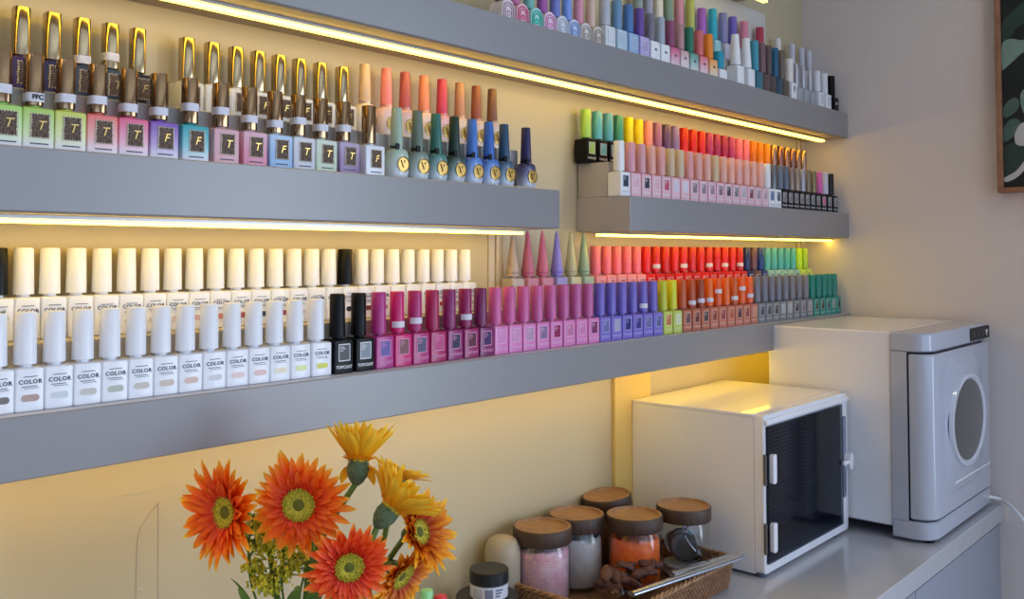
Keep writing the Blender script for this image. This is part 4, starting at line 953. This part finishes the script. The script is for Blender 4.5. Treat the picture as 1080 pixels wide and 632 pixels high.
# ---------------------------------------------------------------- flowers
VX = Vector((.585, .80, ZK))
vs = thing('glass_vase', 'clear glass vase holding the orange and yellow flowers', 'vase', tuple(VX+Vector((0, 0, .0004))))
g = Geo(); g.lathe([(.012, 0), (.036, 0), (.038, .003), (.034, .05), (.030, .10), (.036, .155), (.0335, .155), (.0275, .10), (.0315, .05), (.034, .006), (.012, .005)], n=36); obj('glass_body', g, M_glass, vs, ang=60)
def petal(g, root, d, side, n, L, W, lift, droop, rnd, al0=0., al1=1., segs=7):
    """one ray floret: root point, outward d, sideways, normal"""
    tw = rnd.uniform(-.25, .25); bend = rnd.uniform(-.12, .12)
    rows = []
    for k in range(segs+1):
        q = k/segs
        w = W*(max(0., 1-((q-.5)/.52)**2))**.75 if q > .5 else W*(.42+.58*math.sin(PI/2*q/.5))
        w = max(w, W*.06)
        c = root+d*(L*q*(1-.08*q))+n*(L*(lift*q-droop*q*q))+side*(L*bend*q*q)
        s2 = (side*math.cos(tw*q)+n*math.sin(tw*q))
        cup = n*(w*.30)
        rows.append([c-s2*w*.5+cup*.8, c-s2*w*.25+cup*.1, c, c+s2*w*.25+cup*.1, c+s2*w*.5+cup*.8])
    o = len(g.v)
    for k, r_ in enumerate(rows):
        q = k/segs; g.v += [tuple(p) for p in r_]; g.a += [max(al0+(al1-al0)*q, .001)]*5
    for k in range(segs):
        for j in range(4):
            a = o+k*5+j; g.f.append((a, a+1, a+6, a+5))
PET_O = mat_attr('orange petal', [(0, (206, 30, 8)), (.30, (244, 66, 8)), (.6, (255, 112, 12)), (.84, (255, 158, 24)), (1, (244, 204, 70))])
PET_R = mat_attr('red orange petal', [(0, (200, 20, 14)), (.4, (244, 60, 16)), (.75, (255, 100, 22)), (1, (255, 166, 46))])
PET_Y = mat_attr('golden petal', [(0, (255, 160, 8)), (.5, (255, 196, 16)), (1, (255, 220, 70))])
PET_A = mat_attr('amber petal', [(0, (170, 40, 14)), (.35, (214, 84, 14)), (.7, (250, 164, 20)), (1, (255, 204, 50))])
M_disc = mat('yellow green florets', (224, 206, 60), .6, noise=(500, .8, (120, 120, 30)), bump=(900, .8, .002))
M_dcen = mat('olive floret centre', (104, 106, 34), .7, bump=(900, .8, .002))
M_stem = mat('fresh green stem', (98, 132, 52), .5, noise=(60, .5, (70, 104, 44)))
M_leaf = mat_attr('green leaf', [(0, (60, 92, 34)), (.5, (76, 116, 44)), (1, (120, 150, 60))], .45, .2)
M_calyx = mat('grey green calyx', (98, 122, 92), .6, noise=(300, .8, (66, 92, 60)), bump=(500, .8, .003))
def gerbera(u, v, T, nrm, R, pm, label, lift=.12, droop=.18, seed=1, layers=((1.0, 30, .0), (.84, 26, .012), (.6, 22, .022)), back=False, sweep=0., stem=None, pw=.0092, strays=0, bend=0.):
    """nrm: the way the flower looks, in viewer-aligned terms (right, up, towards the viewer)"""
    rnd = random.Random(seed); c = onT(u, v, T)
    N = (RT*nrm[0]+UP*nrm[1]-FW*nrm[2]).normalized()
    X = N.orthogonal().normalized(); Y = N.cross(X)
    t = thing('gerbera_flower', label, 'flower', tuple(c), 0, 'gerbera flowers in the vase')
    rd = R*(.19 if back else .30)
    for li, (fr_, cnt, up) in enumerate(layers):
        g = Geo()
        for k in range(cnt):
            a = 2*PI*(k+rnd.uniform(-.3, .3))/cnt+li*.13
            d = X*math.cos(a)+Y*math.sin(a); s = N.cross(d)
            L = (R*fr_-rd*.55)*rnd.uniform(.78, 1.10)
            dd = (d*math.cos(sweep)+N*math.sin(sweep)).normalized(); nn = s.cross(dd)*-1
            if nn.dot(N) < 0: nn = -nn
            petal(g, d*rd*.55+N*(up*R*8*.1), dd, s, nn, L, pw*(1 if fr_ > .7 else .72)*rnd.uniform(.85, 1.1)*R/.055, lift+rnd.uniform(-.05, .07)+.14*li, droop+rnd.uniform(-.05, .07), rnd, al1=.86+.14*fr_-.25*li*.5)
        if li == 0:
            for k in range(strays):
                a = 2*PI*(k+.4)/max(strays, 1)+seed; d = X*math.cos(a)+Y*math.sin(a); s = N.cross(d); dd = (d*.8-N*.6).normalized()
                if d.dot(FW) < -.25: continue
                petal(g, d*rd*.6, dd, s, s.cross(dd)*-1, R*.62, pw*1.2*R/.055, .05, .1, rnd)
        obj('petals', g, pm, t, ang=180)
    # short inner florets
    g = Geo()
    for k in range(64):
        a = 2*PI*k/64+rnd.uniform(-.05, .05); d = X*math.cos(a)+Y*math.sin(a)
        petal(g, d*rd*rnd.uniform(.72, .95)+N*.002, (d+N*rnd.uniform(.5, 1.0)).normalized(), N.cross(d), N, R*rnd.uniform(.13, .22), .0028, .1, .2, rnd, al0=.05, al1=.38, segs=4)
    obj('inner_florets', g, pm if pm is not PET_Y else PET_Y, t, ang=180)
    rot = N.to_track_quat('Z', 'Y').to_euler()
    g = Geo(); g.lathe([(rd*.2, .0), (rd*.9, .0003), (rd, .0015), (rd*.9, .0045), (rd*.62, .0055), (rd*.42, .0042), (rd*.1, .0035)], n=28)
    for k in range(90):
        a = k*2.39996; q = rd*(.45+.52*((k+.5)/90)**.5*1.0); q = min(q, rd*.98)
        g.ball((q*math.cos(a), q*math.sin(a), .0045), .0011, 5, 4, (1, 1, 2.2))
    dsc = obj('disc', g, M_disc, t, (0, 0, 0), rot, 40)
    g = Geo(); g.ball((0, 0, .0035), rd*.36, 16, 8, (1, 1, .35)); obj('disc_centre', g, M_dcen, dsc)
    cs_ = 1.0 if back else .9
    g = Geo(); g.lathe([(.0026, -.022*cs_), (.0062, -.019*cs_), (.0100*cs_, -.013*cs_), (.0118*cs_, -.006), (.0108*cs_, 0), (.004, .001)], n=22)
    for k in range(46):
        a = k*2.39996; zf = (k/46); z = -.016+.013*zf; q = .0072+.0040*zf
        q *= cs_; 
        g.loft([[(q*math.cos(a+w_)*s1, q*math.sin(a+w_)*s1, z*cs_+h1) for w_ in (-.13, 0, .13)] for s1, h1 in ((.98, 0), (1.06, .003), (1.03, .007))], True, True)
    obj('calyx', g, M_calyx, t, (0, 0, 0), rot, 50)
    # stem down into the vase
    base = (VX+Vector(stem[0] if stem else (rnd.uniform(-.012, .012), rnd.uniform(-.012, .012), .012)))-c
    st0 = -N*.022*cs_; neck = VX+Vector(((c.x-VX.x)*.12, (c.y-VX.y)*.12, .15))-c
    mid = st0-N*.03+Vector((0, 0, -.03))-RT*bend
    P = spline([st0+N*.004, mid, mid.lerp(neck, .5)+Vector((0, 0, -.01)), neck, base], 8)
    g = Geo(); g.tube(P, [.0031]*len(P), 10); obj('stem', g, M_stem, t, ang=60)
    return t
PX = .95/988
gerbera(316, 532, .93, (-.04, .06, 1), .0570, PET_O, 'orange gerbera facing the viewer, middle bloom with whole yellow centre', .06, .10, 1)
gerbera(240, 540, .95, (-.52, .10, .80), .0635, PET_O, 'leftmost orange gerbera, turned to the left, with a drooping petal', .08, .10, 2, sweep=.32, pw=.0085)
gerbera(368, 597, .90, (.28, -.05, .95), .048, PET_R, 'lowest red-orange gerbera with a broad yellow-green centre', .05, .06, 3)
gerbera(378, 489, .97, (.04, .95, -.30), .056, PET_Y, 'topmost golden gerbera seen from behind', .0, .0, 4, back=True, sweep=.88, layers=((1.0, 30, 0), (.94, 26, .01), (.8, 20, .02)), strays=5, bend=.035)
gerbera(411, 538, .95, (.60, .70, -.30), .062, PET_Y, 'golden gerbera turned away at right with green neck showing', .0, .0, 5, back=True, sweep=.66, layers=((1.0, 30, 0), (.92, 26, .01), (.75, 20, .02)))
gerbera(420, 506, 1.03, (.3, .75, -.2), .040, PET_Y, 'small golden gerbera half hidden behind two turned blooms', .0, .05, 6, back=True, sweep=.5, layers=((1.0, 26, 0), (.8, 20, .01)))
gerbera(440, 562, .98, (.80, .35, .45), .053, PET_A, 'amber gerbera turned right at the edge of the bunch', .05, .05, 7, sweep=.45)
gerbera(422, 606, .99, (.70, -.40, .50), .052, PET_A, 'lowest amber gerbera at right, drooping beside the red-orange one', .1, .1, 8, sweep=.2)

def leaf(g, p, d, L, W, rnd, up=Vector((0, 0, 1))):
    d = d.normalized(); s = d.cross(up); s = s.normalized() if s.length > 1e-4 else Vector((1, 0, 0)); n = s.cross(d)
    o = len(g.v); S = 7
    for k in range(S+1):
        q = k/S; w = W*math.sin(PI*(.06+.92*q))**.8; c = p+d*L*q-Vector((0, 0, 1))*(L*.25*q*q)
        for j in (-1, 0, 1): g.v.append(tuple(c+s*w*.5*j+n*(abs(j)*w*.18))); g.a.append(.05+.9*q)
    for k in range(S):
        for j in range(2): a = o+k*3+j; g.f.append((a, a+1, a+4, a+3))
M_gold_f = mat('yellow green tiny blossoms', (232, 222, 54), .6, sss=.2, noise=(200, .7, (150, 170, 50)))
def goldenrod(path, T, label, seed, blooms):
    rnd = random.Random(seed); P = spline([onT(u, v, T) for u, v in path]+[VX+Vector((rnd.uniform(-.01, .01), rnd.uniform(-.01, .01), .14)), VX+Vector((rnd.uniform(-.01, .01), rnd.uniform(-.01, .01), .012))], 6)
    o_ = P[0].copy(); t = thing('goldenrod_sprig', label, 'flower', tuple(o_), 0, 'goldenrod sprigs in the vase')
    g = Geo(); g.tube([p-o_ for p in P], .0013, 6)
    fl = Geo()
    for (u, v, r, n) in blooms:
        for _ in range(int(n*1.6)):
            q = onT(u+rnd.gauss(0, r), v+rnd.gauss(0, r*.9), T+rnd.uniform(-.018, .018))-o_
            fl.ball(tuple(q), rnd.uniform(.0010, .0022), 6, 4, (1, 1, 1.2))
            if rnd.random() < .22:
                j = min(P, key=lambda s: (s-o_-q).length + max(0, (s-o_).z-q.z)*3)-o_; g.tube([j, (j+q)/2+Vector((0, 0, .003)), q], .00045, 4)
    obj('stem', g, M_stem, t); obj('blossoms', fl, M_gold_f, t, ang=60)
    lf = Geo()
    for k in range(12):
        i = int(len(P)*(.12+.05*k)) % (len(P)-14); p = P[max(i, 2)]-o_; a = rnd.uniform(0, 2*PI)
        leaf(lf, p, Vector((math.cos(a), math.sin(a), .5)), rnd.uniform(.016, .03), rnd.uniform(.003, .006), rnd)
    obj('leaves', lf, M_leaf, t, ang=180)
goldenrod([(300, 560), (297, 590), (299, 632)], .965, 'goldenrod sprig below the middle orange gerbera, nearer the centre', 31, [(296, 572, 9, 90), (306, 590, 8, 80), (283, 618, 7, 80), (312, 560, 7, 40), (300, 606, 5, 40)])
goldenrod([(268, 545), (262, 580), (270, 632)], .975, 'goldenrod sprig between the two left orange gerberas', 32, [(272, 553, 7, 90), (276, 575, 8, 80), (268, 600, 6, 60), (272, 612, 4, 40)])
goldenrod([(322, 575), (322, 600), (316, 632)], 1.0, 'goldenrod sprig deepest in the bunch behind the lower gerbera', 33, [(318, 590, 8, 60), (328, 580, 6, 40), (330, 604, 5, 30)])
# broad leaves low in the bunch
for k, (u0, v0, u1, v1, T, W_, lab) in enumerate([(270, 652, 250, 614, .95, .009, 'narrow green leaf leaning left below the leftmost gerbera'), (318, 655, 345, 604, .93, .014, 'broad green leaf left of the lowest gerbera'), (300, 655, 318, 610, .955, .012, 'dark green leaf under the middle gerbera'), (340, 660, 352, 618, .91, .012, 'pale-edged green leaf right under the lowest gerbera'), (268, 640, 242, 604, .96, .003, 'thin grassy green leaf reaching left')]):
    rnd = random.Random(50+k); a, b = onT(u0, v0, T), onT(u1, v1, T)
    g = Geo(); o_ = a.copy(); leaf(g, Vector((0, 0, 0)), b-a+Vector((0, 0, .008)), (b-a).length*1.1, W_, rnd, up=-FW)
    t = thing('cut_leaf', lab, 'leaf', tuple(o_), 0, 'leaves in the vase'); obj('blade', g, M_leaf, t, ang=180)
    P = spline([Vector((0, 0, 0)), (VX+Vector((0, 0, .15))-o_), (VX+Vector((.004*k-.01, .005, .013))-o_)], 6); g = Geo(); g.tube(P, .0014, 6); obj('stalk', g, M_stem, t)

# ---------------------------------------------------------------- ceiling lights and daylight
def downlight(x, y, W_, col=(1, .86, .70)):
    t = thing('ceiling_downlight', 'round recessed ceiling downlight above the room', 'ceiling light', (x, y, ZC), 0, 'ceiling downlights')
    g = Geo(); g.lathe([(.05, -.001), (.062, -.001), (.062, -.006), (.05, -.010), (.046, -.004)], n=28, cap0=False, cap1=False); obj('trim_ring', g, M_white, t)
    g = Geo(); g.lathe([(.01, -.004), (.047, -.004), (.047, -.0035)], n=28); obj('lamp_face', g, mat('lit lamp face', (255, 236, 210), .5, emis=(255, 232, 200), es=6), t)
    L = bpy.data.lights.new('downlight_beam', 'SPOT'); L.energy = W_; L.color = col; L.spot_size = math.radians(120); L.spot_blend = .6; L.shadow_soft_size = .045
    o = bpy.data.objects.new('downlight_beam', L); o.location = (x, y, ZC-.02); COL.objects.link(o)
downlight(1.90, .22, 4); downlight(-.9, .45, 21, (1, .88, .78))  # second one is an added, unseen lamp that brightens left-facing sides
for x, y in ((.1, -.3), (-1.4, .0), (-.6, -1.4), (1.2, -1.5)): downlight(x, y, 9)
L = bpy.data.lights.new('window_daylight', 'AREA'); L.shape = 'RECTANGLE'; L.size = WX1-WX0; L.size_y = WZ1-WZ0; L.energy = 27; L.color = (.42, .62, 1.0)
o = bpy.data.objects.new('window_daylight', L); o.location = ((WX0+WX1)/2, YN-.01+.02, (WZ0+WZ1)/2); o.rotation_euler = (math.radians(90), 0, 0); COL.objects.link(o)

L = bpy.data.lights.new('side_window_daylight', 'AREA'); L.shape = 'RECTANGLE'; L.size = RY1-RY0; L.size_y = RZ1-RZ0; L.energy = 46; L.color = (.70, .82, 1.0)
o = bpy.data.objects.new('side_window_daylight', L); o.location = (XR-.01, (RY0+RY1)/2, (RZ0+RZ1)/2); o.rotation_euler = (math.radians(90), 0, math.radians(90)); COL.objects.link(o)

# ---------------------------------------------------------------- camera
cam = bpy.data.cameras.new('camera'); cam.sensor_fit = 'HORIZONTAL'; cam.sensor_width = 36; cam.lens = 36*F/1080
cam.shift_x = (540-U0)/1080; cam.shift_y = -(316-V0)/1080; cam.clip_start = .02
co = bpy.data.objects.new('camera', cam); COL.objects.link(co)
Mx = Matrix((RT, UP, -FW)).transposed().to_4x4(); Mx.translation = EYE; co.matrix_world = Mx
SC.camera = co
SC.view_settings.view_transform = 'Standard'; SC.view_settings.look = 'None'; SC.view_settings.gamma = 1; SC.view_settings.exposure = 0.0
SC.cycles.use_denoising = True; SC.cycles.max_bounces = 8; SC.cycles.caustics_reflective = False; SC.cycles.caustics_refractive = False
print('BOTTLES', len(COUNT), 'OBJECTS', len(SC.objects))
